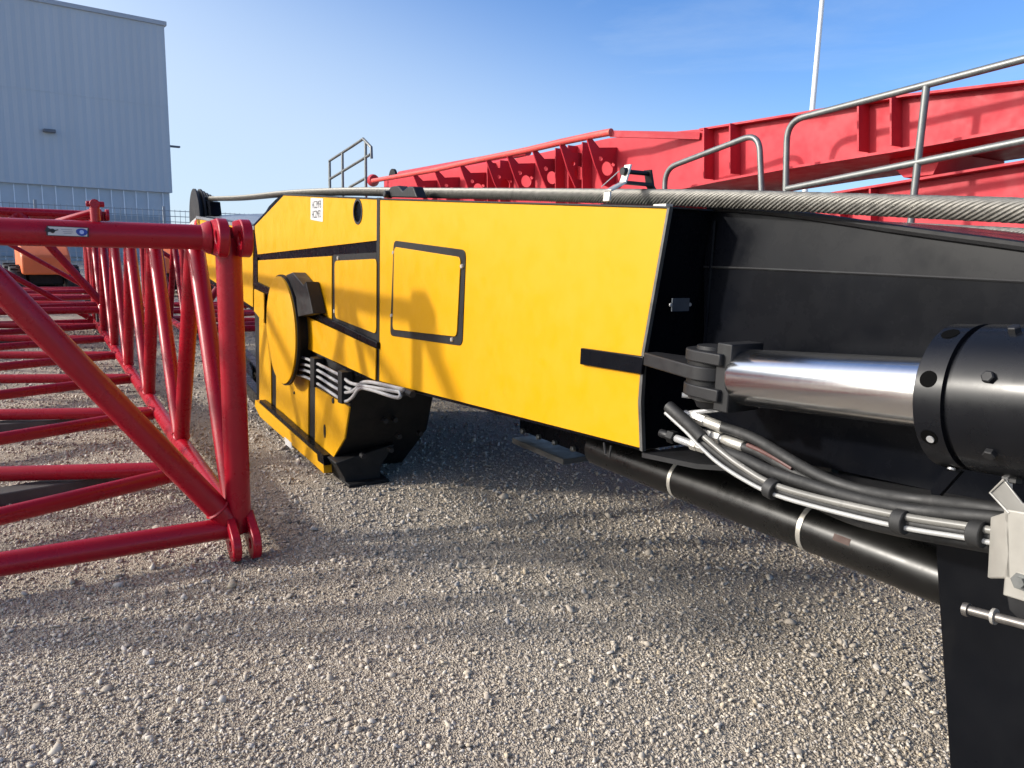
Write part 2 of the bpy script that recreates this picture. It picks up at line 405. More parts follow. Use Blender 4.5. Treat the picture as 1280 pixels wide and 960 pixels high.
# ================================================================== WAREHOUSE, FENCE, LAMP POST
def warehouse():
    Y = 62.0
    c0 = W(205, 31, Y); base = W(217, 262, Y)
    dirw = Vector((0.78, 0.626, 0)).normalized()
    rz = math.atan2(dirw.y, dirw.x)
    x0 = (217 - 640) / F_PX * Y
    top = c0.z
    b = wthing('warehouse', 'tall pale grey warehouse clad in vertical ribbed sheet behind the mesh fence', 'building', (c0.x, Y, 0), rz)
    split = W(215, 241, Y).z
    m, t, bs = new_mat('ribbed_cladding')
    bs.inputs['Roughness'].default_value = 0.5
    tc = t.nodes.new('ShaderNodeTexCoord'); wv = t.nodes.new('ShaderNodeTexWave')
    wv.bands_direction = 'X'; wv.inputs['Scale'].default_value = 0.55; wv.wave_profile = 'TRI'
    t.links.new(tc.outputs['Object'], wv.inputs['Vector'])
    bump(t, bs, wv.outputs['Fac'], 0.5, 0.06)
    n = ramp(t, noise(t, 0.12, 3, stretch=(4, 4, 0.3)), [(0.3, (0.42, 0.445, 0.47)), (0.7, (0.45, 0.475, 0.50))])
    t.links.new(n, bs.inputs['Base Color'])
    L, D = 55, 40
    MB().box((-L / 2, D / 2, (split + top) / 2), (L, D, top - split)).build('wall', m, b)
    MB().box((-L / 2, D / 2 + 0.15, split / 2), (L - 0.3, D - 0.3, split)).build('plinth_wall', paint('plinth_panel', (0.45, 0.48, 0.51), 0.4, 0.04, 0.05), b)
    tr = MB()
    x = -0.7; k = 0
    while x > -L:
        tr.box((x, 0.12, split / 2), (0.055, 0.06, split - 0.1)); x -= 0.86 if k % 7 else 1.1; k += 1
    tr.build('panel_joint', paint('joint_white', (0.75, 0.77, 0.79), 0.4, 0.02, 0.0), b)
    MB().box((-L / 2, D / 2, top + 0.08), (L + 0.3, D + 0.3, 0.3)).build('roof_trim', paint('roof_trim_grey', (0.35, 0.37, 0.40), 0.4, 0.03, 0.0), b)
    seam = MB(); zz = split + (top - split) * 0.52
    seam.box((-L / 2, -0.012, zz), (L, 0.03, 0.05)); seam.build('sheet_lap', m, b)
    lm = paint('lamp_grey', (0.12, 0.13, 0.15), 0.5, 0.1, 0.0)
    for px, py in ((61, 164),):
        # floodlight bolted to the wall face
        d = fwd + right * ((px - 640) / F_PX) + up * ((480 - py) / F_PX)
        nrm = Vector((dirw.y, -dirw.x, 0)); tt = (Vector((c0.x, Y, 0)) - CAM).dot(nrm) / d.dot(nrm)
        pl = Matrix.Rotation(-rz, 4, 'Z') @ (CAM + d * tt - Vector((c0.x, Y, 0)))
        MB().box((pl.x, -0.25, pl.z), (0.75, 0.5, 0.22)).build('floodlight', lm, b, bevel=0.03)
    MB().box((0.5, 1.0, W(217, 181, Y).z), (1.0, 0.35, 0.14)).build('floodlight', lm, b, bevel=0.02)
    dk = MB().box((-7, 0.02, 1.9), (12, 0.1, 3.2)); dk.build('dock_door', paint('dock_grey', (0.28, 0.31, 0.34), 0.5, 0.05, 0.1), b)
warehouse()

def fence():
    k = 1.72
    p0 = Vector((-7.85 * k, 17.3 * k, 0)); d = Vector((0.78, 0.626, 0)).normalized()
    rz = math.atan2(d.y, d.x)
    H = 2.85
    f = wthing('mesh_fence', 'grey double wire mesh fence standing in front of the warehouse', 'fence', p0, rz)
    gm = paint('fence_grey', (0.22, 0.25, 0.28), 0.5, 0.1, 0.0)
    S = 2.5 * k * 0.98
    for j in range(-7, 26):
        MB().box((j * S, 0, H / 2 + 0.05), (0.09, 0.07, H + 0.1)).build('post', gm, f)
    for j in range(-7, 25):
        mb = MB()
        n = 22
        for q in range(1, n): mb.box((j * S + q * S / n, -0.05, H / 2 + 0.04), (0.016, 0.012, H - 0.1))
        for z in np.linspace(0.12, H - 0.06, 14): mb.box((j * S + S / 2, -0.066, z), (S, 0.012, 0.026))
        mb.build('mesh_panel', gm, f, flat=True)
fence()

def lamp_post():
    a = W(1028, 0, 34); b = W(1015, 140, 34)
    p = wthing('lamp_post', 'slim pale grey lamp post rising behind the red boom girder', 'lamp post', ((a.x + b.x) / 2, 34, 0))
    MB().lathe((0, 0, 0), (0, 0, 1), [(0, 0.16), (0.35, 0.16), (0.4, 0.13), (9, 0.11), (16.5, 0.075)], 14).build('pole', POLE, p)
    h = MB().box((0.55, 0, 16.55), (1.5, 0.3, 0.12)); h.build('lamp_head', POLE, p, bevel=0.03)
    MB().box((0, 0, 0.02), (0.5, 0.5, 0.04)).build('base_plate', POLE, p)
lamp_post()

# ================================================================== RED LATTICE SECTIONS
LA0, LI0 = 5.115, -0.86        # nearest right-hand corner in the yard frame
ZB, ZT, LW, LL = 0.147, 1.672, 2.25, 11.8
def cheek(mb, x, th, cy, cz, r, tip, hole=0.34, n=28):
    """eye plate lying in the along/up plane: round head at (cy,cz), root towards tip"""
    t = Vector((0, tip[0] - cy, tip[1] - cz)); d = t.normalized(); s_ = Vector((0, -d.z, d.y))
    c = Vector((x - th / 2, cy, cz)); out = []
    for k in range(n + 1):
        a = math.pi / 2 + math.pi * k / n
        out.append(c + d * (math.cos(a) * r) + s_ * (math.sin(a) * r))
    out += [c + t - s_ * r * 0.92, c + t + s_ * r * 0.92]
    mb.prism(out, (th, 0, 0), holes=[circ(c, r * hole, (0, 1, 0), (0, 0, 1), 18)])

def lattice(name, label, base_i, base_a, zoff, bays, pitch, W_, detail=True, group='red lattice boom sections'):
    root = thing(name, label, 'boom section', (base_i, base_a, 0), group)
    L = bays * pitch
    zb, zt = ZB + zoff, ZT + zoff
    def pt(x, y, z): return (base_i - x, base_a + y, z)          # x to the left, y away
    rc, rb = 0.060, 0.050
    for x in (0, W_):
        for z in (zb, zt):
            MB().tube([pt(x, 0.02, z), pt(x, L, z)], rc, 18).build('chord', RED, root)
    def brace(a, b, r=rb):
        p, q = Vector(pt(*a)), Vector(pt(*b)); d = (q - p).normalized(); L_ = (q - p).length
        ss_ = [0, .072, .079, .086, L_ - .086, L_ - .079, L_ - .072, L_]
        MB().tube([p + d * k for k in ss_], r, 16, rad=[r, r, r * 1.13, r, r, r * 1.13, r, r]).build('brace', RED, root)
    for y in (0.0, L):
        for x in (0, W_):
            MB().tube([pt(x, y, zb - 0.02), pt(x, y, zt)], 0.064, 20).build('end_post', RED, root)
        MB().tube([pt(0.06, y, zb), pt(W_ - 0.06, y, zb)], 0.058, 18).build('end_crossbar', RED, root)
        cq = [Vector(pt(k, y, zt)) for k in (0.088, 0.094, 0.125, 0.13, W_ - 0.13, W_ - 0.125, W_ - 0.094, W_ - 0.088)]
        MB().tube(cq, 0.061, 22, rad=[.082, .082, .066, .061, .061, .066, .082, .082]).build('end_crossbar', RED, root)
    brace((0.06, 0.0, zb + 0.05), (1.15, 0.0, zt), 0.062)
    brace((W_ - 0.06, 0.0, zb + 0.05), (1.15, 0.0, zt), 0.062)
    brace((0.06, L, zb + 0.05), (W_ - 0.06, L, zt - 0.05))
    for x in (0, W_):
        for k in range(bays):
            y0, ym, y1 = k * pitch + (0.1 if k == 0 else 0), (k + 0.5) * pitch, (k + 1) * pitch - (0.1 if k == bays - 1 else 0)
            brace((x, y0, zb), (x, ym, zt), rb + 0.004); brace((x, ym, zt), (x, y1, zb), rb + 0.004)
    for z in (zb, zt):
        for k in range(bays):
            ym = (k + 0.62) * pitch
            brace((0, ym, z), (W_, k * pitch + 0.12 * pitch, z)); brace((0, ym, z), (W_, (k + 1.05) * pitch, z))
    # pin eyes at the corners
    for x in (0, W_):
        for top in (1, 0):
            for y, s in ((0.0, -1), (L, 1)):
                mb = MB()
                cz = zt if top else zb - 0.060
                for dx in ((-0.058, 0.05) if top else (-0.05, 0.05)):
                    if top:
                        cheek(mb, base_i - x + dx, 0.05, base_a + y + s * 0.135, cz, 0.092, (base_a + y - s * 0.02, cz))
                    else:
                        cheek(mb, base_i - x + dx, 0.044, base_a + y + s * 0.12, cz, 0.083, (base_a + y - s * 0.02, cz + 0.085))
                mb.build('pin_eye', RED, root, bevel=0.006)
    return root, pt, zt, zb

main, mpt, mzt, mzb = lattice('lattice_section', 'nearest red tubular lattice boom section with a small white sticker on its top crossbar', LI0, LA0, 0.0, 6, LL / 6, LW)
# upright pin bracket on the front crossbar, and the sticker
bx = E(121, 300, LA0); tb = E(118, 255, LA0)
bm_ = MB().tube([(bx.x, LA0 + 0.0, mzt + 0.03), (tb.x, LA0 + 0.0, tb.z)], 0.022, 10)
bm_.tube([(tb.x, LA0, tb.z - 0.03), (bx.x - 0.16, LA0 + 0.12, mzt + 0.05)], 0.014, 8)
bm_.lathe((tb.x - 0.035, LA0, tb.z), (1, 0, 0), [(0, 0.013), (0.075, 0.013)], 12)
bm_.lathe((tb.x, LA0 - 0.02, tb.z), (0, 1, 0), [(0, 0.022), (0.04, 0.022)], 12)
bm_.build('pin_bracket', RED, main, bevel=0.003)
def tube_sticker():
    a = LA0 - 0.0625
    q = [E(58, 282, a), E(111, 284.5, a), E(111, 296.5, a), E(58, 294.5, a)]
    y = Vector((0, -0.0012, 0))
    s = MB().prism([v + y for v in q], (0, 0.002, 0)).build('sticker', INK, main)
    c = sum(q, Vector()) / 4
    inner = [c + (v - c) * 0.93 + y * 2 for v in q]
    inner = [Vector((v.x, v.y, c.z + (v.z - c.z) * 0.93)) for v in inner]
    MB().prism(inner, (0, 0.001, 0)).build('sticker_face', WHT, s)
    Wd = (q[1] - q[0]); ux = Wd.normalized(); L_ = Wd.length; uz = Vector((0, 0, 1)); o = c + y * 3.2
    hand = MB()
    hc = o - ux * L_ * 0.36
    hand.prism(circ(hc, 0.010, ux, uz, 12), (0, 0.0006, 0))
    for ang, ln in ((200, .028), (178, .03), (155, .03), (135, .027), (20, .024)):
        d = ux * math.cos(R(ang)) + uz * math.sin(R(ang)) * 0.7; n_ = ux * -math.sin(R(ang)) + uz * math.cos(R(ang))
        hand.prism([hc - n_ * .003, hc + d * ln - n_ * .002, hc + d * ln + n_ * .002, hc + n_ * .003], (0, 0.0006, 0))
    hand.build('hand_symbol', INK, s, flat=True)
    sh = MB().prism([o + ux * (L_ * 0.33 + math.cos(t) * .023) + uz * (math.sin(t) * (.014 if math.sin(t) > 0 else .019) + .002) for t in np.linspace(0, 2 * math.pi, 25)[:-1]], (0, 0.0006, 0))
    sh.build('emblem', BLUE, s, flat=True)
    MB().prism([v + y * 0.6 for v in circ(o + ux * L_ * 0.33, .009, ux, uz, 14)], (0, 0.0004, 0)).build('emblem_disc', LBLUE, s, flat=True)
    ln = MB()
    for z, x0, x1 in ((.007, -.16, .1), (-.002, -.12, .12), (-.009, -.1, .08)):
        ln.prism([o + ux * L_ * x0 + uz * z, o + ux * L_ * x1 + uz * z, o + ux * L_ * x1 + uz * (z + .0022), o + ux * L_ * x0 + uz * (z + .0022)], (0, 0.0006, 0))
    ln.build('print_lines', paint('grey_print', (0.25, 0.25, 0.30), 0.6, 0.1, 0.0), s, flat=True)
tube_sticker()

c2 = G(137, 390, 0.47)
far1, _, _, _ = lattice('lattice_section', 'raised red lattice section lying beyond the far end of the nearest one', c2.x, c2.y, 0.36, 3, 1.967, LW)
c3 = G(330, 418, 0.147)
far2, _, _, _ = lattice('lattice_section', 'red lattice section lying behind the yellow mast, seen past its front end', c3.x + 1.2, c3.y + 1.0, 0.0, 3, 1.967, LW)

def timber(label, p, q, wd, h):
    p, q = Vector(p), Vector(q); d = (q - p).normalized(); n = Vector((-d.y, d.x, 0)) * wd / 2
    mb = MB().prism([p - n, q - n, q + n, p + n], (0, 0, h))
    return single('timber_beam', mb, TIMB, label, 'timber', tuple((p + q) / 2), bevel=0.008)
ta, tb_ = G(-60, 640), G(192, 596)
timber('dark weathered timber lying under the nearest red lattice section', (ta.x, ta.y, 0.0), (tb_.x, tb_.y, 0.0), 0.16, 0.085)
for k, (xx, yy) in enumerate(((0.0, 1.2), (0.0, 5.2), (LW, 1.2), (LW, 5.2))):
    p_ = Vector((c2.x - xx, c2.y + yy, 0))
    mbx = MB().box(p_ + Vector((0, 0, (ZB + 0.36 - 0.06) / 2)), (0.28, 0.2, ZB + 0.36 - 0.06))
    tb3 = single('timber_block', mbx, TIMB, 'squat timber block propping up the raised red lattice section', 'timber', tuple(p_), bevel=0.01)
    tb3['group'] = 'timber blocks under the raised section'
for yy, lab in ((3.6, 'timber under the middle of the nearest red lattice section'), (9.8, 'timber under the far end of the nearest red lattice section')):
    timber(lab, (LI0 - 0.2, LA0 + yy, 0), (LI0 - LW - 0.3, LA0 + yy, 0), 0.16, 0.085)

# ================================================================== YELLOW MAST
mb0 = P(500, 560, 0.5)
mast = thing('crane_mast', 'yellow clad crane mast with a black butt end, chrome ram and sheave housing', 'crane mast', (0.5, P(640, 400, 0.0).y, 0))

body_px = [(244, 269), (316, 281), (353, 242), (473, 247.5), (836, 258.5), (803.5, 442), (799.5, 502), (801.5, 563.5), (472, 479.5), (440, 467), (317, 389), (262, 354), (244, 331)]
mbody = MB(); plate(mbody, body_px, 0.010, 1.75); body = mbody.build('box_body', BLK, mast, bevel=0.004)

def ypanel(px, name, i0=0.0, i1=0.010, r=0.006, mat=None, parent=None, holes=()):
    mb = MB(); mb.prism(rounded(PX(px, i0), r, 3) if r else PX(px, i0), (i1 - i0, 0, 0), holes=holes)
    return mb.build(name, mat or YEL, parent or mast, bevel=0.0015)
side = ypanel([(474.5, 250), (834, 261), (802, 441), (797.5, 502), (800, 560), (473, 476)], 'side_panel')
# hatch on the near panel
hf = MB(); hf.prism(rounded(PX([(492, 300.5), (582, 312.5), (577.5, 432.5), (487.5, 419.5)], -0.004), 0.04), (0.004, 0, 0))
hatch = hf.build('hatch', BLKM, mast, bevel=0.001)
hd = MB(); hd.prism(rounded(PX([(492.6, 308.5), (575.5, 321.5), (570.5, 421), (490.5, 412)], -0.010), 0.032), (0.006, 0, 0))
hd.build('hatch_door', YEL, hatch, bevel=0.0015)
for q in ((491.5, 316), (489, 394.5), (577, 333), (564.5, 424.5)):
    c = P(*q, -0.010); MB().lathe(c, (1, 0, 0), [(-0.004, 0.009), (0.004, 0.011)], 10).build('latch', ZINC, hatch)
# black tongue across the panel ending in the eye lug
tg = MB(); plate(tg, [(725.5, 435), (804, 446), (801, 468), (724.5, 455.5)], -0.016, 0.0)
tg.build('reinforcing_tongue', BLK, mast, bevel=0.003)
# seam strips
ss = MB(); plate(ss, [(471, 247), (474.5, 247), (473.5, 478), (469.5, 478)], -0.003, 0.010); ss.build('seam_strip', BLKM, mast)
# rim along the slanting end
rim = MB(); rm = [(834, 258.5), (837, 258.5), (805, 442), (801, 502), (803, 564.5), (799.5, 563), (797.5, 502), (802, 441)]
plate(rim, rm, -0.003, 0.012); rim.build('end_rim', metal('worn_edge', (0.10, 0.10, 0.095), 0.45, 0.5, 0.3), mast)
# top edge trim
tt = MB(); plate(tt, [(353, 242.3), (473, 247.8), (836, 257.8), (836, 260), (474, 249.5), (354, 244)], -0.004, 0.20); tt.build('top_trim', CAST, mast)

hole_c = P(447.5, 264.5, 0.0)
up1 = ypanel([(318, 283), (354.5, 244.5), (471, 249.5), (471, 300.5), (322, 318)], 'upper_panel', holes=[circ(P(447.5, 264.5, 0.0), 0.066, (0, 1, 0), (0, 0, 1), 24)])
ring = MB()
ring.prism(circ(hole_c + Vector((-0.004, 0, 0)), 0.078, (0, 1, 0), (0, 0, 1), 28), (0.012, 0, 0), holes=[circ(hole_c + Vector((-0.004, 0, 0)), 0.064, (0, 1, 0), (0, 0, 1), 28)])
ring.build('port_rim', CAST, mast)
ypanel([(322.5, 325.5), (414.5, 320), (414.5, 400), (390, 388), (322.5, 356)], 'middle_panel')
fh = MB(); fh.prism(rounded(PX([(416, 318.5), (471, 315.5), (471, 430), (416, 404)], -0.004), 0.02), (0.004, 0, 0)); fhatch = fh.build('hatch', BLKM, mast)
fd = MB(); fd.prism(rounded(PX([(418, 326), (470.5, 323.5), (470, 417.5), (418.5, 397.5)], -0.010), 0.04), (0.006, 0, 0)); fd.build('hatch_door', YEL, fhatch, bevel=0.0015)
for q in ((421.5, 322.5), (417.2, 389)):
    MB().lathe(P(*q, -0.012), (1, 0, 0), [(0, 0.013), (0.008, 0.014)], 10).build('latch', ZINC, fhatch)
# horizontal black beam with a bright edge and the lower yellow strip standing proud
bs_ = MB(); plate(bs_, [(320, 352), (392, 389), (471, 428), (471, 436), (382, 393), (320, 361)], -0.022, 0.0); bs_.build('ledge', BLK, mast, bevel=0.004)
ypanel([(382, 395), (469.5, 436), (469, 475.5), (384, 436)], 'lower_panel', -0.016, -0.008)
lp = MB(); plate(lp, [(382, 395), (470, 436.5), (470, 475), (384, 436)], -0.008, 0.01); lp.build('lower_box', BLKM, mast)
ypanel([(317.5, 361), (330, 367), (330, 404), (317.5, 389)], 'lower_panel', -0.012, -0.002)
fp = MB(); plate(fp, [(316.5, 322), (321.5, 322), (321.5, 357), (316.5, 357)], -0.004, 0.008); fp.build('corner_post', BLK, mast)
# far head cover
ypanel([(246, 274), (316, 284.5), (316, 384), (263, 349), (246, 329)], 'head_panel')
cv = MB(); q0 = PX([(245, 270), (317, 283)], -0.01); q1 = PX([(264, 266.5), (320, 279.5)], 1.2)
cv.prism([q0[0], q0[1], Vector((1.2, q0[1].y, q0[1].z + 0.10)), Vector((1.2, q0[0].y, q0[0].z + 0.10))], (0, 0, -0.03)); cv.build('head_cover', BOARD, mast)
st = [(228, 288), (245, 271.5), (245, 300), (228, 300)]
sp_ = MB(); plate(sp_, st, 0.0, 0.02); wplate = sp_.build('warning_plate', WHT, mast)
for k in range(3):
    x0 = 229 + k * 6.0
    sq = MB(); plate(sq, [(x0, 300), (x0 + 2.2, 288 - (x0 - 228) * .96 + 1), (x0 + 4.6, 288 - (x0 + 2.4 - 228) * .96 + 1), (x0 + 2.6, 300)], -0.003, -0.0005); sq.build('red_stripe', STRIPE, wplate, flat=True)
# head sheaves
hs = P(252, 262, 0.35)
for k in range(5):
    x = 0.0 + k * 0.11
    c = P(243 + k * 4.2, 272, x)
    rr = 0.37 - 0.01 * k
    MB().lathe((x, c.y, c.z - 0.02), (1, 0, 0), [(0, rr), (0.02, rr), (0.035, rr - 0.05), (0.05, rr - 0.05), (0.065, rr), (0.085, rr)], 40).build('head_sheave', CAST, mast)
hg = MB(); plate(hg, [(247, 247), (262, 252), (264, 269), (246, 270)], 0.10, 0.22); hg.build('sheave_guard', BLK, mast)

# sheave housing
hb = MB(); plate(hb, [(318, 385), (446, 466), (437.5, 507), (432, 548), (405.5, 594), (386, 578), (321, 513)], 0.012, 0.62)
hous = hb.build('sheave_housing', BLKM, mast, bevel=0.008)
ypanel([(324, 397), (338, 410), (339, 516), (324, 503)], 'housing_panel', 0.0, 0.012)
ypanel([(345, 470), (385.5, 470), (385, 551.5), (345, 513)], 'housing_panel', 0.0, 0.012)
ypanel([(394, 484), (436.5, 509), (430.5, 548), (404.5, 592.5), (393.5, 579)], 'housing_panel', 0.0, 0.012)
ypanel([(319, 500), (396, 568), (397, 576), (404, 581), (405, 592), (325, 521), (318.5, 508)], 'housing_rail', -0.06, 0.0)
ke = MB(); plate(ke, [(325, 500), (345, 516), (404, 569), (405, 582), (398, 577), (397, 568), (324, 503)], -0.058, -0.01); ke.build('rail_liner', BLK, hous)
for q, r in (((415.5, 501), 0.022), ((367, 491), 0.014)):
    MB().lathe(P(*q, -0.008), (1, 0, 0), [(0, r * .8), (0.01, r)], 12).build('bolt', CAST, hous)
tri = circ(P(405.5, 539, -0.004), 0.05, (0, 0.45, 0), (0, 0, 1), 18)
MB().prism(tri, (0.004, 0, 0)).build('lifting_slot', BLKM, hous)
ef = P(436, 540, 0.012)
for (dx, dz) in ((0.26, 0.06), (0.33, 0.06), (0.36, -0.06), (0.52, -0.06), (0.1, -0.17), (0.3, -0.15)):
    yb = P(437.5, 507, 0.012).y
    MB().lathe((dx, yb + 0.03, ef.z + dz), (0, -1, 0), [(0, 0.018), (0.05, 0.018)], 8).build('bolt', CAST, hous)
st2 = MB(); plate(st2, [(355.5, 546), (364, 553.5), (365, 562), (356.5, 555)], -0.063, -0.0605); st2.build('sticker', WHT, hous)
# foot block under the housing
fx = G(464, 611); fb = MB()
y_f = fx.y + 0.15
fb.prism([Vector((fx.x + i_, y_f, z_)) for i_, z_ in ((-.20, .17), (.24, .26), (.13, .10), (.13, 0.0), (-.12, 0.0), (-.14, .06))], (0, 0.34, 0)); fb.box((fx.x + .02, fx.y + .24, 0.012), (0.30, 0.32, 0.024))
fb.build('foot_block', BLKM, mast, bevel=0.006)
# big sheave cover disc
dc = P(349.5, 413, -0.13); dr = 0.415
MB().lathe(dc, (1, 0, 0), [(0, dr - 0.012), (0.004, dr), (0.018, dr)], 64).build('sheave_cover', YEL, mast, sharp=30)
MB().lathe(dc + Vector((0.018, 0, 0)), (1, 0, 0), [(0, dr + 0.014), (0.02, dr + 0.014), (0.03, dr - 0.05), (0.12, dr - 0.05), (0.124, dr - 0.1)], 56).build('sheave_drum', BLKM, mast)
gd = MB(); plate(gd, [(357, 344), (365.5, 340.5), (379, 356.5), (382, 352), (387, 372), (391, 392), (372, 396), (370, 372), (362, 352)], -0.10, -0.005); gd.build('sheave_guard', CAST, mast, bevel=0.004)
# small gasket chain look: studs behind the disc
stm = MB()
for k in range(9):
    y = 398 + k * 7.5; stm.lathe(P(377.5 - k * 0.3, y, -0.02), (0, -1, 0.25), [(0, 0.012), (0.03, 0.012)], 8)
stm.build('stud_row', STEEL, mast)
# hydraulic tubes beside the disc
tubes = [
    [(371, 398), (371.5, 430), (372.7, 444), (376, 446.5), (387, 450), (424, 468.5), (436, 477.5), (447, 481), (474, 485.5), (500, 490)],
    [(371, 455), (387, 457.5), (424, 478.5), (434, 485), (440, 487)],
    [(368, 460.5), (387, 465), (424, 487.5), (437, 490), (446, 485), (452, 478.5), (462, 477.5), (480, 481), (505, 487)],
    [(366, 467), (387, 473.5), (424, 497.5), (433, 501.5), (441, 496), (449, 486), (463, 487), (497, 497), (499.5, 488)],
]
for tpx in tubes:
    MB().tube(smooth_path(PX(tpx, -0.05), 5), 0.011, 10).build('hydraulic_tube', STEEL, mast)
for x0, y0, y1 in ((389.5, 446, 482), (424, 463, 503)):
    cl = MB(); plate(cl, [(x0 - 2, y0), (x0 + 3, y0 + 2.5), (x0 + 3, y1 + 2), (x0 - 2, y1)], -0.075, 0.0); cl.build('tube_clamp', BLKM, mast, bevel=0.003)
for px, py in ((494, 489), (507, 491.5), (516, 493)):
    MB().lathe(P(px, py, -0.035), (0, 1, 0.05), [(0, 0.02), (0.06, 0.02), (0.065, 0.014), (0.1, 0.014)], 6).build('tube_fitting', CAST, mast)

# identification label
lab = MB(); plate(lab, [(388.3, 247.2), (403.6, 248), (403.3, 277.3), (388.2, 274.6)], -0.0022, -0.0002); label = lab.build('label', WHT, mast)
for (px, py), tx in (((395.8, 256.2), 'HCZMFB'), ((395.6, 268.2), 'HCZMFD')):
    text(tx, P(px, py, -0.0026), (0, -1, 0), (0, 0, 1), 0.052, INK, label, maxw=0.20)

# ---- black butt end
CRE = [(880, 333.5), (935, 335.5), (1100, 343), (1280, 352), (1460, 361)]
TOP = [(880, 262), (924, 264), (1010, 273), (1130, 291), (1280, 311.5), (1460, 338)]
LOW = [(1460, 690), (1300, 650), (1165, 613), (1025, 583), (880, 566)]
WI = 0.20
web = MB()
c_ = PX(CRE, WI); t_ = PX(TOP, WI + 0.012)
web.prism(PX(CRE, WI) + PX(LOW, WI), (1.3, 0, 0))
def zat(line, a):
    ys = [v.y for v in line][::-1]; zs_ = [v.z for v in line][::-1]
    return float(np.interp(a, ys, zs_))
t_s = smooth_path(t_, 4); ya = np.linspace(c_[0].y, c_[-1].y, 26)
cl_ = [Vector((WI, a, zat(c_, a))) for a in ya]; t_ = [Vector((WI + 0.012, a, zat(t_s, a))) for a in ya]
web.prism(cl_ + t_[::-1], (1.25, 0, 0))
web.build('butt_web', BLK, mast)
wl = MB(); wl.tube([v + Vector((-0.001, 0, 0)) for v in cl_], 0.004, 6); wl.build('weld_bead', CAST, mast)
wl2 = MB(); wl2.tube([P(893, 276, WI - .002), P(881, 430, WI - .002)], 0.006, 6); wl2.build('weld_bead', BLK, mast)
lip = MB(); lip.tube([v + Vector((-0.006, 0, 0.006)) for v in t_], 0.012, 8); lip.build('top_lip', CAST, mast)
# ledge plate under the ram
lg0 = [P(x, y, 0.0) for x, y in ((803, 566), (905, 577))]
zl = lambda a: lg0[0].z + (P(1165, 613, WI).z - lg0[0].z) * (lg0[0].y - a) / (lg0[0].y - P(1165, 613, WI).y)
ledge = MB(); aa = lg0[0].y + 0.002
pts = [Vector((0.0, aa, zl(aa))), Vector((0.0, aa - .25, zl(aa - .25))), Vector((0.10, aa - .42, zl(aa - .42))), Vector((0.10, 0.75, zl(.75))), Vector((WI, 0.75, zl(.75))), Vector((WI, aa, zl(aa)))]
ledge.prism(pts, (0, 0, -0.016)); ledge.build('bottom_flange', CAST, mast)
under = MB(); plate(under, [(790, 568), (1025, 588), (1165, 618), (1440, 690), (1440, 830), (1165, 690), (1040, 640), (905, 600), (790, 572)], 0.55, 1.2); under.build('underside_plate', BLKM, mast)
npl = MB()
nc = P(847, 380, 0.10)
yw = P(825, 380, 0.0).y
# name plate riveted on the end wall
nplate = MB(); nplate.box((0.085, yw - 0.004, nc.z), (0.075, 0.004, 0.042)); npo = nplate.build('name_plate', metal('dull_plate', (0.10, 0.115, 0.135), 0.4, 0.5, 0.2), mast)
for dx in (-0.042, 0.042):
    MB().lathe((0.085 + dx, yw - 0.002, nc.z), (0, -1, 0), [(0, 0.006), (0.004, 0.006)], 8).build('rivet', STEEL, npo)

BORE = paint('bore_dark', (0.002, 0.002, 0.002), 0.9, 0.1, 0.0, spec=0.05)
# ---- ram: rod, clevis, barrel
rA = P(918, 470.5, 0.0); rB = P(1146, 490.5, 0.0)
ax = (rB - rA).normalized()
rod = MB(); rod.lathe(rA + ax * 0.03, ax, [(0, 0.074), (0.012, 0.0795), (1.1, 0.0795)], 64)
ram = rod.build('ram_rod', CHROME, mast)
def along(d): return rA + ax * d
g0 = (rB - rA).length + 0.078
# gland ring with tapped holes drawn as short dark bores
gl = MB(); gl.lathe(along(g0), ax, [(0, 0.082), (0.0, 0.148), (0.006, 0.156), (0.062, 0.156), (0.064, 0.146), (0.074, 0.146)], 72)
gland = gl.build('ram_gland', BLKG, mast, sharp=30)
bar = MB(); bar.lathe(along(g0 + 0.074), ax, [(0, 0.150), (0.003, 0.156), (0.22, 0.156), (0.222, 0.150), (0.9, 0.150)], 72)
barrel = bar.build('ram_barrel', BLKG, mast, sharp=30)
perp1 = ax.cross(Vector((0, 0, 1))).normalized()      # horizontal, across the ram
if perp1.x > 0: perp1 = -perp1
perp2 = perp1.cross(ax).normalized()
if perp2.z < 0: perp2 = -perp2
for a_ in (18, 62, -28, -70, 108):
    dr_ = perp1 * math.cos(R(a_)) + perp2 * math.sin(R(a_))
    p = along(g0 + 0.032) + dr_ * 0.1545
    MB().lathe(p, dr_, [(-0.006, 0.0175), (0.0026, 0.0175)], 20).build('spanner_hole', BORE, gland)
    MB().lathe(p + ax * 0.003 - Vector((0, 0, 0.004)), dr_, [(-0.004, 0.008), (0.0032, 0.008)], 14).build('bore_shine', STEEL, gland)  # small pale disc put in as the glint inside each bore
for a_ in (22, -35, 68, -80):
    dr_ = perp1 * math.cos(R(a_)) + perp2 * math.sin(R(a_))
    MB().lathe(along(g0 + 0.148) + dr_ * 0.154, dr_, [(0, 0.0125), (0.011, 0.0125), (0.013, 0.010)], 6).build('bolt', CAST, barrel)
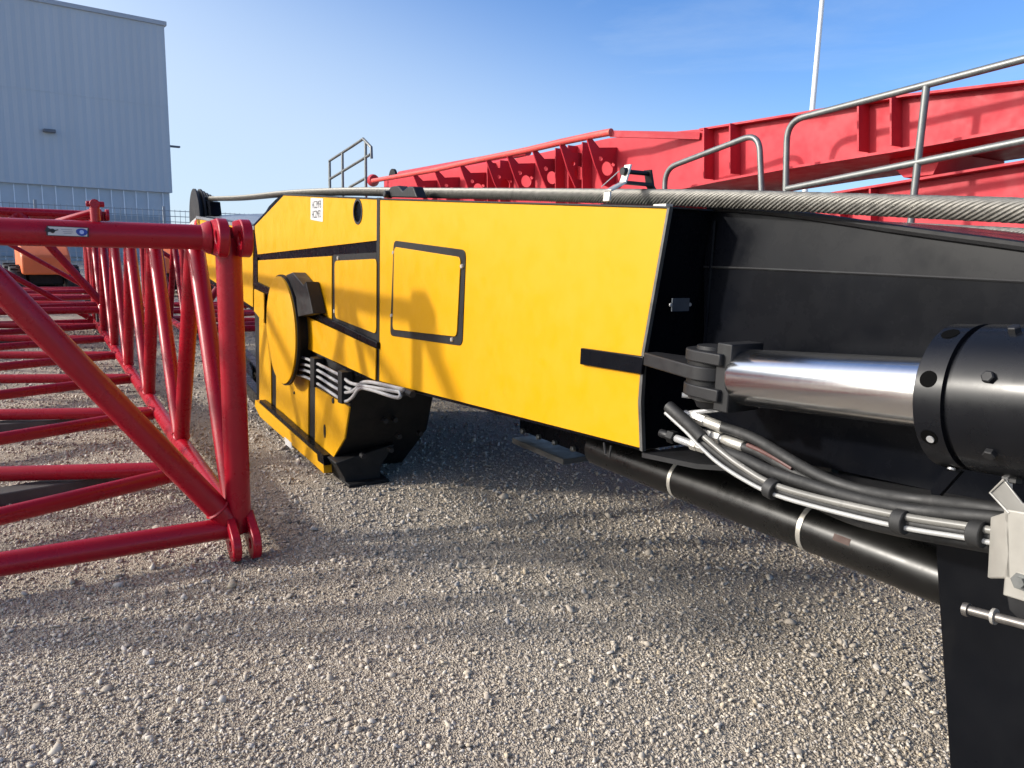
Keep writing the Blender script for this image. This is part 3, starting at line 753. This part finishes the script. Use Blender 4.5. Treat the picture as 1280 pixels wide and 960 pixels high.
# clevis
zc = P(870, 470, 0.0).z; pinp = P(891, 466, 0.0)
ck = MB(); blk_c = P(927, 471, 0.0)
ck.box(blk_c + ax * -0.012, (0.13, 0.055, 0.195)); clev = ck.build('ram_clevis', CAST, mast, bevel=0.004)
def eye(zc_, th, r, mat, nm, par, root_y, wd):
    c = Vector((pinp.x, pinp.y, zc_ - th / 2)); out = []
    sg = -1 if root_y < c.y else 1
    for k in range(25):
        a = math.pi * k / 24
        out.append(c + Vector((math.cos(a) * r, -sg * math.sin(a) * r, 0)))
    out += [Vector((c.x - wd, root_y, c.z)), Vector((c.x + wd, root_y, c.z))]
    return MB().prism(out, (0, 0, th)).build(nm, mat, par, bevel=0.004)
zt_ = P(868, 445, 0.0 - 0.08).z; zm_ = P(868, 466, -0.08).z; zl_ = P(868, 489, -0.08).z
eye(zt_, 0.034, 0.082, CAST, 'clevis_cheek', clev, blk_c.y + 0.01, 0.082)
eye(zl_, 0.036, 0.082, CAST, 'clevis_cheek', clev, blk_c.y + 0.01, 0.082)
eye(zm_, 0.042, 0.088, CAST, 'eye_lug', mast, P(812, 455, 0.0).y, 0.028)
pn = MB(); pn.lathe((pinp.x, pinp.y, zl_ - 0.055), (0, 0, 1), [(0, 0.04), (0.02, 0.05), (0.028, 0.068), (zt_ - zl_ + 0.07, 0.068), (zt_ - zl_ + 0.072, 0.052), (zt_ - zl_ + 0.082, 0.050)], 32)
pn.build('clevis_pin', CAST, mast, sharp=30)
sp2 = MB()
for z in ((zt_ + zm_) / 2 - 0.001, (zm_ + zl_) / 2 + 0.001): sp2.lathe((pinp.x, pinp.y, z - 0.010), (0, 0, 1), [(0, 0.076), (0.020, 0.076)], 32)
sp2.build('spacer_ring', BLKM, mast)
kb = MB().tube([Vector((pinp.x - 0.05, pinp.y + 0.07, zl_ - 0.028)), Vector((pinp.x + 0.04, pinp.y - 0.02, zl_ - 0.03))], 0.008, 10); kb.build('retaining_pin', STEEL, mast)
tabp = MB(); plate(tabp, [(1163, 612), (1180, 588), (1200, 590), (1166, 628)], 0.0, 0.02); tabp.build('gusset_plate', BLK, mast)
br = MB(); br.tube([along(g0 + 0.12) - perp2 * 0.155, along(g0 + 0.12) - perp2 * 0.185], 0.011, 6); br.build('drain_plug', STEEL, barrel)

# ---- hoses along the ledge
def hose(px, i, r, mat, name='hose', n=12):
    pts = [P(x, y, ii) for (x, y), ii in zip(px, i if isinstance(i, (list, tuple)) else [i] * len(px))]
    return MB().tube(smooth_path(pts, 6), r, n).build(name, mat, mast)
hA = hose([(900, 533), (925, 541), (950, 552), (1002, 583), (1044, 603), (1100, 618), (1175, 628), (1240, 636), (1330, 652)], -0.01, 0.0155, RUB)
hB = hose([(925, 557), (945, 564), (961, 572), (995, 591), (1040, 612), (1100, 629), (1180, 640), (1330, 668)], 0.0, 0.0135, RUB)
hC = hose([(893, 560), (927, 572), (961, 588), (1010, 605), (1062, 621), (1137, 637), (1250, 648), (1330, 660)], -0.03, 0.0155, RUB)
hD = hose([(1000, 620), (1062, 648), (1115, 662), (1180, 674), (1330, 700)], 0.03, 0.014, RUB)
for px, i in (([(934, 557.5), (950, 564.5), (972, 576), (990, 587)], -0.0135), ([(1072, 646), (1110, 657), (1160, 666.5)], 0.0165)):
    MB().tube(smooth_path([P(x, y - 1.5, i) for x, y in px], 4), 0.006, 8).build('hose_print', REDMARK, hB if i < 0 else hD)
hW = hose([(832, 516), (858, 540), (874, 557), (897, 578), (927, 598), (965, 617), (1025, 635), (1126, 659), (1222, 675), (1330, 697)], -0.055, 0.006, paint('pale_cable', (0.30, 0.30, 0.29), 0.35, 0.2, 0.5, (0.08, 0.08, 0.08), dscale=20), 'cable')
hS = hose([(836, 510), (860, 530), (880, 546), (905, 567), (930, 585), (965, 605), (1025, 623), (1126, 645), (1222, 660), (1330, 680)], -0.05, 0.009, SHEATH, 'cable_sheath')
hK = hose([(834, 512), (859, 534), (877, 551), (901, 571), (928, 590), (965, 610), (1025, 629), (1126, 652), (1222, 668), (1330, 690)], -0.045, 0.010, RUB, 'cable')
hX = hose([(836, 508), (866, 535), (878, 548)], -0.05, 0.019, RUB, 'cable_sleeve')
for px, py, an in ((965, 611, 28), (1126, 652, 14), (1222, 667, 13)):
    c = P(px, py, -0.05); q = P(px + 8, py + 8 * math.tan(R(an)), -0.05); d = (q - c).normalized()
    MB().lathe(c - d * 0.014, d, [(0, 0.026), (0.002, 0.028), (0.026, 0.028), (0.028, 0.026)], 18).build('cable_strap', RUB, hS)
def fitting(p0, p1, i, segs, par):
    a, b = P(*p0, i), P(*p1, i); L = (b - a).length; d = (b - a).normalized(); x = 0
    for frac, r, n, m in segs:
        MB().lathe(a + d * (x * L), d, [(0, r * 0.9), (0.002, r), (frac * L - 0.002, r), (frac * L, r * 0.9)], n).build('fitting', m, par)
        x += frac
fitting((856, 516), (904, 535), -0.01, [(0.2, .010, 12, STEEL), (0.18, .018, 6, ZINC), (0.2, .0185, 6, ZINC), (0.42, .0165, 16, ZINC)], hA)
fitting((880, 541), (930, 558), 0.0, [(0.22, .0165, 6, ZINC), (0.22, .0175, 6, ZINC), (0.06, .011, 12, STEEL), (0.5, .0155, 16, ZINC)], hB)
fitting((826, 541), (882, 561), 0.03, [(0.2, .014, 12, CAST), (0.15, .022, 6, BLKM), (0.35, .0125, 14, STEEL), (0.14, .018, 6, ZINC), (0.16, .016, 6, ZINC)], hC)
fp2 = MB().tube([Vector((pinp.x - .01, pinp.y - .06, zl_ - 0.05)), P(862, 516, -0.01)], 0.007, 8); fp2.build('grease_line', STEEL, mast)

# ---- pipe underneath
pc = [(P(1165, 720, 0.53)), (P(780, 573, 0.53))]
zp = 0.735
pd = Vector((0.53, 0.2, zp)); pe = Vector((0.53, P(748, 563, 0.53).y, zp))
pm = MB().tube([pd, pe], 0.084, 36); pipe = pm.build('guide_pipe', PIPEM, mast)
for px, py in ((848, 593), (1010, 665)):
    yy = P(px, py, 0.50).y
    MB().lathe((0.53, yy - 0.009, zp), (0, 1, 0), [(0, 0.0865), (0.018, 0.0865)], 36).build('pipe_band', ZINC, pipe)
py_ = P(1052, 672, 0.45).y
rp = MB()
for k in range(5):
    a0_ = R(168 - k * 3); a1_ = R(165 - k * 3)
    rp.quad(*[Vector((0.53 + math.cos(a) * 0.0846, yq, zp + math.sin(a) * 0.0846)) for a, yq in ((a0_, py_ + .03), (a1_, py_ + .03), (a1_, py_ - .03), (a0_, py_ - .03))])
rp.build('pipe_mark', paint('brown_mark', (0.05, 0.022, 0.016), 0.6, 0.2, 0.0), pipe, flat=True)
# hangers that carry the pipe
for yy in (0.95, 2.6):
    MB().box((0.53, yy, zp + 0.17), (0.04, 0.1, 0.34)).build('pipe_hanger', BLKM, pipe)
# shoe plate bolted under the body
sh0 = PX([(642, 543), (745, 572)], 0.95)
d_ = MB(); plate(d_, [(650, 522), (740, 535), (740, 572), (650, 538)], 0.95, 1.0); shoe = d_.build('bolted_shoe', BLK, mast)
ys0, ys1 = P(645, 546, 0.9).y, P(709, 578, 0.9).y; zs = P(709, 577, 0.9).z
MB().box((1.0, (ys0 + ys1) / 2, zs), (0.26, abs(ys0 - ys1), 0.035)).build('shoe_flange', paint('shoe_grey', (0.03, 0.03, 0.03), 0.4, 0.2, 0.4, (0.09, 0.085, 0.08)), shoe, bevel=0.003)
for q in ((655, 539), (675, 546), (695, 553), (718, 561)):
    MB().lathe(P(*q, 0.95), (-1, 0, 0), [(0, 0.018), (0.02, 0.018), (0.026, 0.01)], 8).build('bolt', GALV, shoe)
cb = MB().tube([P(755, 553, .02), P(757, 568, .02), P(762, 571, .02), P(764, 557, .02)], 0.004, 6); cb.build('wire_loop', RUB, mast)

# ---- support leg, bracket and pin at the right
lgm = MB()
pA, pB = P(1166, 640, 0.26), P(1190, 1010, 0.26)
dz = pA.z; slope = (pB.y - pA.y) / (pB.z - pA.z)
y_top, y_bot = pA.y, pA.y - slope * pA.z
lgm.prism([Vector((0.26, y_top, dz)), Vector((0.26, y_bot, 0.0)), Vector((0.26, y_bot - 0.62, 0.0)), Vector((0.26, y_top - 0.62, dz))], (0.05, 0, 0))
leg = lgm.build('support_leg', SCUF, mast, bevel=0.006)
MB().box((0.5, y_bot - 0.31, 0.012), (0.7, 0.75, 0.024)).build('foot_plate', BLK, leg)
bk = MB()
plate(bk, [(1254, 636), (1400, 660), (1400, 790), (1253, 744), (1258, 690)], -0.09, -0.08)
brk = bk.build('bracket', PLATE, mast, bevel=0.003)
fl = MB()
a1 = PX([(1238, 646), (1234, 722)], -0.06); b1 = PX([(1256, 640), (1258, 722)], -0.09)
fl.prism([a1[0], b1[0], b1[1], a1[1]], (0, -0.008, 0)); fl.build('bracket_flange', PLATE, brk, bevel=0.002)
tb2 = MB(); plate(tb2, [(1255, 599), (1237.5, 616), (1261, 641.5), (1300, 652), (1300, 640), (1278, 628.5)], -0.088, -0.083)
tb2.build('bent_tab', metal('tab_plate', (0.22, 0.215, 0.20), 0.4, 0.5, 0.08), brk, bevel=0.002)
eg = MB().tube([P(1255, 599, -.09), P(1237.5, 616, -.09), P(1261, 641.5, -.09)], 0.0022, 6); eg.build('tab_edge', ZINC, brk)
wb = P(1276, 727, -0.09); MB().lathe(wb, (-1, 0, 0), [(0, 0.018), (0.003, 0.018), (0.0031, 0.011), (0.011, 0.011)], 6).build('bolt', GALV, brk)
lk = MB(); plate(lk, [(1259, 744), (1400, 785), (1400, 880), (1275, 775), (1262, 762)], -0.07, -0.05); lk.build('lug_plate', CAST, brk)
pz = MB(); d0, d1 = P(1209, 762, -0.11), P(1400, 812, -0.11); pz.tube([d0, d1], 0.0095, 14); dd = (d1 - d0).normalized()
pz.lathe(d0, dd, [(-0.006, 0.014), (0.004, 0.014)], 16); pinb = pz.build('locking_pin', DARKST, mast)
MB().lathe(P(1241, 770, -0.11), dd, [(0, 0.016), (0.006, 0.016)], 16).build('pin_collar', PLATE, pinb)

# ---- rope bracket on the panel edge, seam clip
rk = MB(); 
z0 = lambda q, i: P(*q, i)
def bent(path, wd, th=0.008):
    """strip bent across the beam: path of (i, z) with width along the beam"""
    y = P(767, 250, 0).y
    m = MB()
    for k in range(len(path) - 1):
        (i0, z0_), (i1, z1_) = path[k], path[k + 1]
        d = Vector((i1 - i0, 0, z1_ - z0_)); n = Vector((-d.z, 0, d.x)).normalized() * th
        a, b = Vector((i0, y, z0_)), Vector((i1, y, z1_))
        m.prism([a, b, b + n, a + n], (0, wd, 0))
    return m
zb_ = P(768, 252, 0).z; h1 = P(765, 240, 0).z; h2 = P(778, 230, 0.06).z; h3 = P(785, 207, 0.08).z
bt = bent([(-0.012, zb_), (-0.010, h1), (0.055, h2), (0.075, h3)], 0.034)
rb_ = bt.build('rope_bracket', ZINC, mast, bevel=0.002)
yb_ = P(767, 250, 0).y
r2 = MB()
r2.prism([Vector((0.235, yb_, zb_)), Vector((0.18, yb_, h2)), Vector((0.165, yb_, h3 - 0.01)), Vector((0.157, yb_, h3 - 0.01)), Vector((0.17, yb_, h2)), Vector((0.225, yb_, zb_))], (0, 0.034, 0))
r2.box((0.115, yb_ + 0.017, h2 + 0.004), (0.12, 0.034, 0.010)); r2.build('bracket_arm', CAST, rb_)
MB().lathe((0.045, yb_ + 0.017, h3 - 0.022), (1, 0, 0), [(0, 0.013), (0.02, 0.013), (0.021, 0.008), (0.125, 0.008)], 16).build('bracket_pin', CAST, rb_)
MB().tube([Vector((0.05, yb_ + .04, h3 - .02)), Vector((0.0, yb_ + .07, h1 + .02))], 0.002, 6).build('lanyard', STEEL, rb_)
sc_ = MB(); plate(sc_, [(478, 246), (489, 233), (497, 232), (503, 239), (510, 233), (516, 233), (521, 247)], 0.0, 0.06); 
sc_.lathe(P(486, 243, 0.0), (1, 0, 0), [(-0.03, 0.02), (0.02, 0.02)], 14)
sc_.build('seam_lug', CAST, mast, bevel=0.006)
sc2 = MB(); plate(sc2, [(330, 268), (338, 268), (344, 250), (352, 243), (336, 258)], 0.05, 0.25); sc2.build('cable_bracket', BLK, mast)
MB().box((P(820, 256, .02).x + 0.03, P(820, 256, .02).y, P(820, 257, .02).z), (0.03, 0.06, 0.012)).build('clip', ZINC, mast)

# ---- walkway and its rails on the far side of the mast
RI = 2.49
wkz = 1.52
wk = MB(); wk.box((2.18, 6.0, wkz), (0.86, 11.0, 0.05)); walkway = wk.build('walkway', GALV, mast)
def bar_path(px, r_px):
    v = [P(x, y, RI) for x, y in px]; out = [v[0]]
    for k in range(1, len(v) - 1):
        a, p, b = v[k - 1], v[k], v[k + 1]; da, db = (a - p).normalized(), (b - p).normalized()
        q0, q1 = p + da * r_px, p + db * r_px
        for j in range(8):
            t = j / 7; out.append(q0 * (1 - t) ** 2 + p * 2 * t * (1 - t) + q1 * t * t)
    return out + [v[-1]]
def rail(paths, r, posts=()):
    m = MB()
    for px in paths: m.tube(bar_path(px, 0.13), r, 14)
    for (x, y), in posts:
        p = P(x, y, RI); m.tube([p, Vector((p.x, p.y, wkz))], r * 0.97, 14)
    return m.build('handrail', GALV, walkway)
rail([[(831, 240), (831, 211), (949, 166), (952, 240)]], 0.0205, [((831, 238),), ((952, 238),)])
rail([[(982, 240), (984, 151.5), (1310, 66)], [(984, 236), (1310, 170)]], 0.0205, [((982, 238),), ((1158, 108),)])
fm = MB()
RF = 2.49
for pts in ([(412, 232), (412, 201), (440, 183), (454, 173.5), (464, 184), (464.5, 198)], [(413, 223.5), (440, 207), (463, 193)], [(437, 234), (458, 222)]):
    fm.tube([P(x, y, RF) for x, y in pts], 0.021, 10)
for x, y in ((412, 203), (428, 191), (457, 177)):
    p = P(x, y, RF); fm.tube([p, Vector((p.x, p.y, wkz))], 0.021, 10)
wk2 = MB(); wk2.box((2.18, 13.2, wkz), (0.86, 3.3, 0.05)); walkway2 = wk2.build('walkway', GALV, mast)
fm.build('handrail', GALV, walkway2)
# body of the mast behind, carrying the walkways to the head
cb2 = MB(); cb2.box((1.72, 9.5, 1.3), (0.16, 11.5, 0.36)); cb2.build('far_beam', BLK, mast)
MB().box((1.72, 13.5, 0.55), (0.3, 0.3, 1.1)).build('rear_prop', BLK, mast)

# ================================================================== WIRE ROPES
def rope(pts, r, lay=0.25, lobes=15, step=0.006, depth=0.2):
    path = smooth_path(pts, 40)
    # resample evenly
    out = [path[0]]; acc = 0
    for k in range(1, len(path)):
        seg = path[k] - path[k - 1]; L = seg.length; d = step - acc
        while d < L:
            out.append(path[k - 1] + seg * (d / L)); d += step
        acc = (acc + L) % step
    pts_ = np.array([tuple(p) for p in out]); m = len(pts_)
    tg_ = np.gradient(pts_, axis=0); tg_ /= np.linalg.norm(tg_, axis=1, keepdims=True)
    upv = np.tile([0, 0, 1.0], (m, 1)); x = np.cross(tg_, upv); x /= np.linalg.norm(x, axis=1, keepdims=True); y = np.cross(x, tg_)
    n = lobes * 5; ang = np.arange(n) / n * 2 * math.pi
    s = np.arange(m)[:, None] * step
    lob = np.abs(np.sin(ang * lobes / 2))
    big = np.abs(np.sin(ang * 3))                      # fat strands under the single wires
    rad = (r * (1 - depth * (1 - lob ** 0.8) - 0.03 * (1 - big)))[None, :] * np.ones((m, 1))
    an2 = ang[None] + s / lay * 2 * math.pi
    ca, sa = np.cos(an2), np.sin(an2)
    v = pts_[:, None, :] + x[:, None, :] * (ca[..., None] * rad[..., None]) + y[:, None, :] * (sa[..., None] * rad[..., None])
    me = bpy.data.meshes.new('wire_rope')
    idx = np.arange(m * n).reshape(m, n); a = idx[:-1]; b = idx[1:]
    f = np.stack([a, np.roll(a, -1, 1), np.roll(b, -1, 1), b], -1).reshape(-1, 4)
    ctr = pts_.mean(0)
    me.from_pydata((v.reshape(-1, 3) - ctr).tolist(), [], f.tolist())
    me.polygons.foreach_set('use_smooth', [True] * len(me.polygons)); me.materials.append(ROPE)
    o = bpy.data.objects.new('wire_rope', me); COL.objects.link(o)
    o.matrix_world = YARD @ Matrix.Translation(Vector(ctr)); return o
o = rope([P(x, y, 0.15) for x, y in ((1400, 270), (1280, 263.5), (1100, 256.5), (980, 251.5), (870, 247.8), (740, 245), (620, 242.6), (520, 241), (440, 239.5), (360, 242), (300, 247.5), (255, 248.5))], 0.0285)
tag(o, 'thick grey steel rope running along the near top edge of the yellow mast', 'wire rope')
o = rope([P(x, y, 1.45) for x, y in ((1420, 303), (1280, 294), (1130, 286), (1000, 281), (850, 276))], 0.027, step=0.008)
tag(o, 'second steel rope lying lower behind the first, over the black butt end', 'wire rope')
rc = MB(); c = P(1076, 281, 1.4)
for dx in (0, 11):
    rc.lathe(P(1066 + dx, 281, 1.36), (1, 0, 0), [(-0.03, 0.018), (0.05, 0.018)], 12)
rc.build('rope_roller', BLKM, mast)

# ================================================================== RED BOOM SECTION BEHIND
GI = 2.78
boom = thing('boom_girder', 'long faded red box girder boom section with ribs lying behind the mast', 'boom section', (3.6, P(900, 250, GI).y, 0))
UP = [(540, 207), (640, 186), (760, 165), (765, 178), (800, 173), (874, 161.5), (1000, 141), (1130, 118.5), (1280, 100.5), (1460, 72)]
LO = [(1460, 130), (1280, 158), (1115, 188), (980, 210), (895, 226), (812, 243), (700, 262), (540, 285)]
# web
wbm = MB(); plate(wbm, [(480, 226), (640, 199), (760, 173), (874, 161.5), (1000, 141), (1130, 119), (1280, 101), (1460, 74)] + LO + [(480, 290)], GI, GI + 0.02)
wbm.build('upper_web', RED2, boom)
# box behind the web
bk2 = MB(); plate(bk2, [(874, 164), (1000, 143), (1130, 121), (1280, 103), (1460, 76)] + LO[:6], GI + 0.02, GI + 0.9); bk2.build('upper_box', RED2, boom)
tf = MB(); tp = [P(x, y, GI - 0.07) for x, y in ((874, 160.5), (1000, 140), (1130, 117.5), (1280, 99.5), (1460, 71))]
for k in range(4): tf.prism([tp[k], tp[k + 1], tp[k + 1] + Vector((1.0, 0, 0)), tp[k] + Vector((1.0, 0, 0))], (0, 0, -0.014))
tf.build('top_flange', RED2, boom)
bf_ = MB(); lpz = [P(x, y, GI - 0.09) for x, y in ((1460, 128), (1280, 157), (1115, 187), (980, 209), (895, 225), (812, 242), (700, 262))]
for k in range(6): bf_.prism([lpz[k], lpz[k + 1], lpz[k + 1] + Vector((0.95, 0, 0)), lpz[k] + Vector((0.95, 0, 0))], (0, 0, -0.016))
bf_.build('bottom_flange', RED2, boom)
def web_y(px, kind):
    line = ([(480, 226), (640, 199), (760, 173), (874, 163), (1000, 142.5), (1130, 120.5), (1280, 102.5), (1460, 76)] if kind == 't' else [(480, 290), (540, 285), (700, 262), (812, 242), (895, 225), (980, 209), (1115, 187), (1280, 157), (1460, 128)])
    for (x0, y0), (x1, y1) in zip(line, line[1:]):
        if x0 <= px <= x1: return y0 + (y1 - y0) * (px - x0) / (x1 - x0)
    return line[-1][1]
for x in (620, 636, 706, 722, 740, 893, 926, 1087, 1128, 1330):
    a, b = P(x, web_y(x, 't') + 1.5, GI), P(x, web_y(x, 'l') - 1, GI)
    MB().prism([a, b, Vector((GI - 0.11, b.y, b.z)), Vector((GI - 0.11, a.y, a.z))], (0, 0.012, 0)).build('rib', RED2, boom)
# top pipe with gusset brackets
pp = [P(x, y, GI - 0.32) for x, y in ((466, 226), (545, 212), (600, 199.5), (660, 187.5), (700, 178), (745, 168.5), (764, 165))]
MB().tube(pp, 0.03, 14).build('top_pipe', RUSTY, boom)
te = MB(); e0 = P(762, 163, GI - 0.32); e1 = P(875, 165, GI - 0.02); e2 = P(874, 174, GI - 0.02); e3 = P(762, 171, GI - 0.32)
te.prism([e0, e1, e2, e3], (0.02, 0.02, 0)); te.build('end_plate', RED2, boom)
for gx, gy in ((736, 171), (702, 178.5), (668, 186.5), (636, 193), (610, 199), (577, 206), (545, 212.5), (518, 217)):
    A_ = P(gx, gy, GI - 0.32); y = A_.y; z = A_.z - 0.01
    hz = 0.40
    out = [Vector((GI - .34, y, z)), Vector((GI - .29, y, z + 0.005)), Vector((GI - .20, y, z - 0.07)), Vector((GI, y, z - 0.05)), Vector((GI, y, z - hz * 0.9)), Vector((GI - .07, y, z - hz)), Vector((GI - .14, y, z - hz * 0.95)), Vector((GI - .24, y, z - hz * 0.55))]
    MB().prism(out, (0, 0.016, 0), holes=[circ((GI - .10, y, z - 0.24), 0.062, (1, 0, 0), (0, 0, 1), 16), circ((GI - .18, y, z - 0.16), 0.022, (1, 0, 0), (0, 0, 1), 10), circ((GI - .035, y, z - 0.2), 0.018, (1, 0, 0), (0, 0, 1), 10)]).build('gusset', RED2, boom)
# far end clutter: sheave, pins and the twin pipe
y0 = P(470, 225, 3.0).y
MB().lathe((2.95, P(468, 226, 2.95).y, P(468, 224, 2.95).z), (0.3, 1, 0), [(0, 0.07), (0.25, 0.1)], 16).build('end_pin', RED2, boom)
MB().tube([P(490, 228, 3.25), P(640, 202, 3.25)], 0.05, 14).build('rear_pipe', RED2, boom)
MB().tube([P(500, 218, 3.6), P(660, 190, 3.6)], 0.05, 14).build('rear_pipe', RED2, boom)
MB().lathe(P(490, 222, 3.3), (1, 0, 0), [(0, 0.14), (0.04, 0.14)], 24).build('end_sheave', BLKM, boom)
# cross tie under the girder, and the lower girder
ct = MB(); plate(ct, [(1112, 190), (1160, 178), (1180, 190), (1166, 218), (1130, 222), (1112, 205)], GI + 0.15, GI + 0.85); ct.build('cross_tie', RED2, boom)
ct2 = MB(); plate(ct2, [(830, 245), (905, 231), (1115, 192), (1112, 200), (1000, 225), (880, 262), (830, 262)], GI + 0.62, GI + 0.66); ct2.build('inner_web', RED2, boom)
lw = MB(); plate(lw, [(790, 285), (880, 268), (1052, 239.5), (1280, 202), (1460, 172), (1460, 380), (1200, 330), (790, 330)], GI + 0.02, GI + 0.05); lw.build('lower_web', RED2, boom)
lf = MB(); lq = [P(x, y, GI - 0.06) for x, y in ((880, 266), (1052, 238), (1280, 200), (1460, 170))]
for k in range(3): lf.prism([lq[k], lq[k + 1], lq[k + 1] + Vector((0.9, 0, 0)), lq[k] + Vector((0.9, 0, 0))], (0, 0, -0.014))
lf.build('lower_flange', RED2, boom)
for x in (1005, 1060, 1098, 1400):
    a, b = P(x, 243 + (1060 - x) * 0.165, GI + .02), P(x, 325, GI + .02)
    MB().prism([a, b, Vector((GI - 0.06, b.y, b.z)), Vector((GI - 0.06, a.y, a.z))], (0, 0.012, 0)).build('rib', RED2, boom)
# trestles that hold the girder up off the gravel
for yy in (2.6, 6.8, 11.2):
    zt2 = 1.7
    MB().box((GI + 0.4, yy, zt2 / 2), (0.8, 0.25, zt2)).build('trestle', BLKM, boom)

# ================================================================== BACKGROUND MACHINES
def loader(label, X, Y, rz, sc=1.0):
    b = wthing('wheel_loader', label, 'loader', (X, Y, 0), rz)
    def wheel(x, y):
        w_ = MB().lathe((x, y - 0.25 * sc, 0.62 * sc), (0, 1, 0), [(0, 0.42 * sc), (0.03, 0.58 * sc), (0.1 * sc, 0.62 * sc), (0.4 * sc, 0.62 * sc), (0.47 * sc, 0.58 * sc), (0.5 * sc, 0.42 * sc)], 28).build('wheel', RUB, b)
        tr = MB()
        for k in range(26):
            a = 2 * math.pi * k / 26
            q = Matrix.Rotation(-a, 3, 'Y')
            tr.box(Vector((x, y + (0.09 if k % 2 else -0.09) * sc, 0.62 * sc)) + q @ Vector((0.62 * sc, 0, 0)), (0.07 * sc, 0.24 * sc, 0.06 * sc), q)
        tr.build('tread', RUB, w_)
        MB().lathe((x, y - 0.27 * sc, 0.62 * sc), (0, 1, 0), [(0, 0.2 * sc), (0.54 * sc, 0.2 * sc)], 18).build('rim', ZINC, w_)
    for x in (-1.1, 1.1):
        for y in (-0.85, 0.85): wheel(x * sc, y * sc)
    s_ = sc
    MB().box((0, 0, 0.85 * s_), (2.9 * s_, 1.1 * s_, 0.55 * s_)).build('chassis', BLKM, b, bevel=0.04)
    h = MB().prism([Vector((p[0] * s_, -0.75 * s_, p[1] * s_)) for p in ((-1.9, 0.95), (0.2, 0.95), (0.2, 2.3), (-1.0, 2.2), (-1.9, 1.6))], (0, 1.5 * s_, 0)); h.build('bonnet', ORA, b, bevel=0.05)
    c = MB().prism([Vector((p[0] * s_, -0.6 * s_, p[1] * s_)) for p in ((0.25, 1.1), (1.2, 1.1), (1.1, 2.2), (0.35, 2.2))], (0, 1.2 * s_, 0)); c.build('cab', paint('cab_glass', (0.05, 0.06, 0.08), 0.1, 0.1, 0.0), b, bevel=0.03)
    MB().box((0.73 * s_, 0, 2.23 * s_), (1.0 * s_, 1.3 * s_, 0.07 * s_)).build('cab_roof', ORA, b)
    bu = MB().prism([Vector((p[0] * s_, -1.0 * s_, p[1] * s_)) for p in ((1.75, 0.1), (2.5, 0.05), (1.95, 0.95), (1.75, 0.85))], (0, 2.0 * s_, 0)); bu.build('bucket', BLKM, b)
    ar = MB()
    for y in (-0.42, 0.42): ar.tube([(0.5 * s_, y * s_, 1.35 * s_), (1.85 * s_, y * s_, 0.6 * s_)], 0.09 * s_, 8)
    ar.build('lift_arm', ORA, b)
p = W(54, 380, 21.0)
loader('orange wheel loader parked behind the lattice sections on the far left', p.x, 21.0, R(128), 0.74)
p = W(228, 370, 24.0)
loader('orange loader half hidden behind the posts of the nearest lattice section', p.x, 24.0, R(100), 0.75)

# dark channel frame lying in the gap between lattice and mast
def channel_frame():
    f = thing('steel_frame', 'dark steel channel frame lying on the gravel between lattice and mast', 'steel frame', tuple(G(312, 470)))
    for (p, q) in (((296, 430), (340, 480)), ((296, 462), (340, 512))):
        a, b = G(*p, 0.1), G(*q, 0.1)
        d = (b - a).normalized(); n = Vector((-d.y, d.x, 0)) * 0.05
        MB().prism([a - n - Vector((0, 0, .1)), b - n - Vector((0, 0, .1)), b + n - Vector((0, 0, .1)), a + n - Vector((0, 0, .1))], (0, 0, 0.14)).build('channel', BLK, f, bevel=0.005)
    a, b = G(312, 450, 0.07), G(312, 482, 0.07)
    MB().tube([a, b], 0.05, 8).build('cross_member', BLK, f)
channel_frame()

for o in bpy.data.objects:
    if '_b' in o: del o['_b']
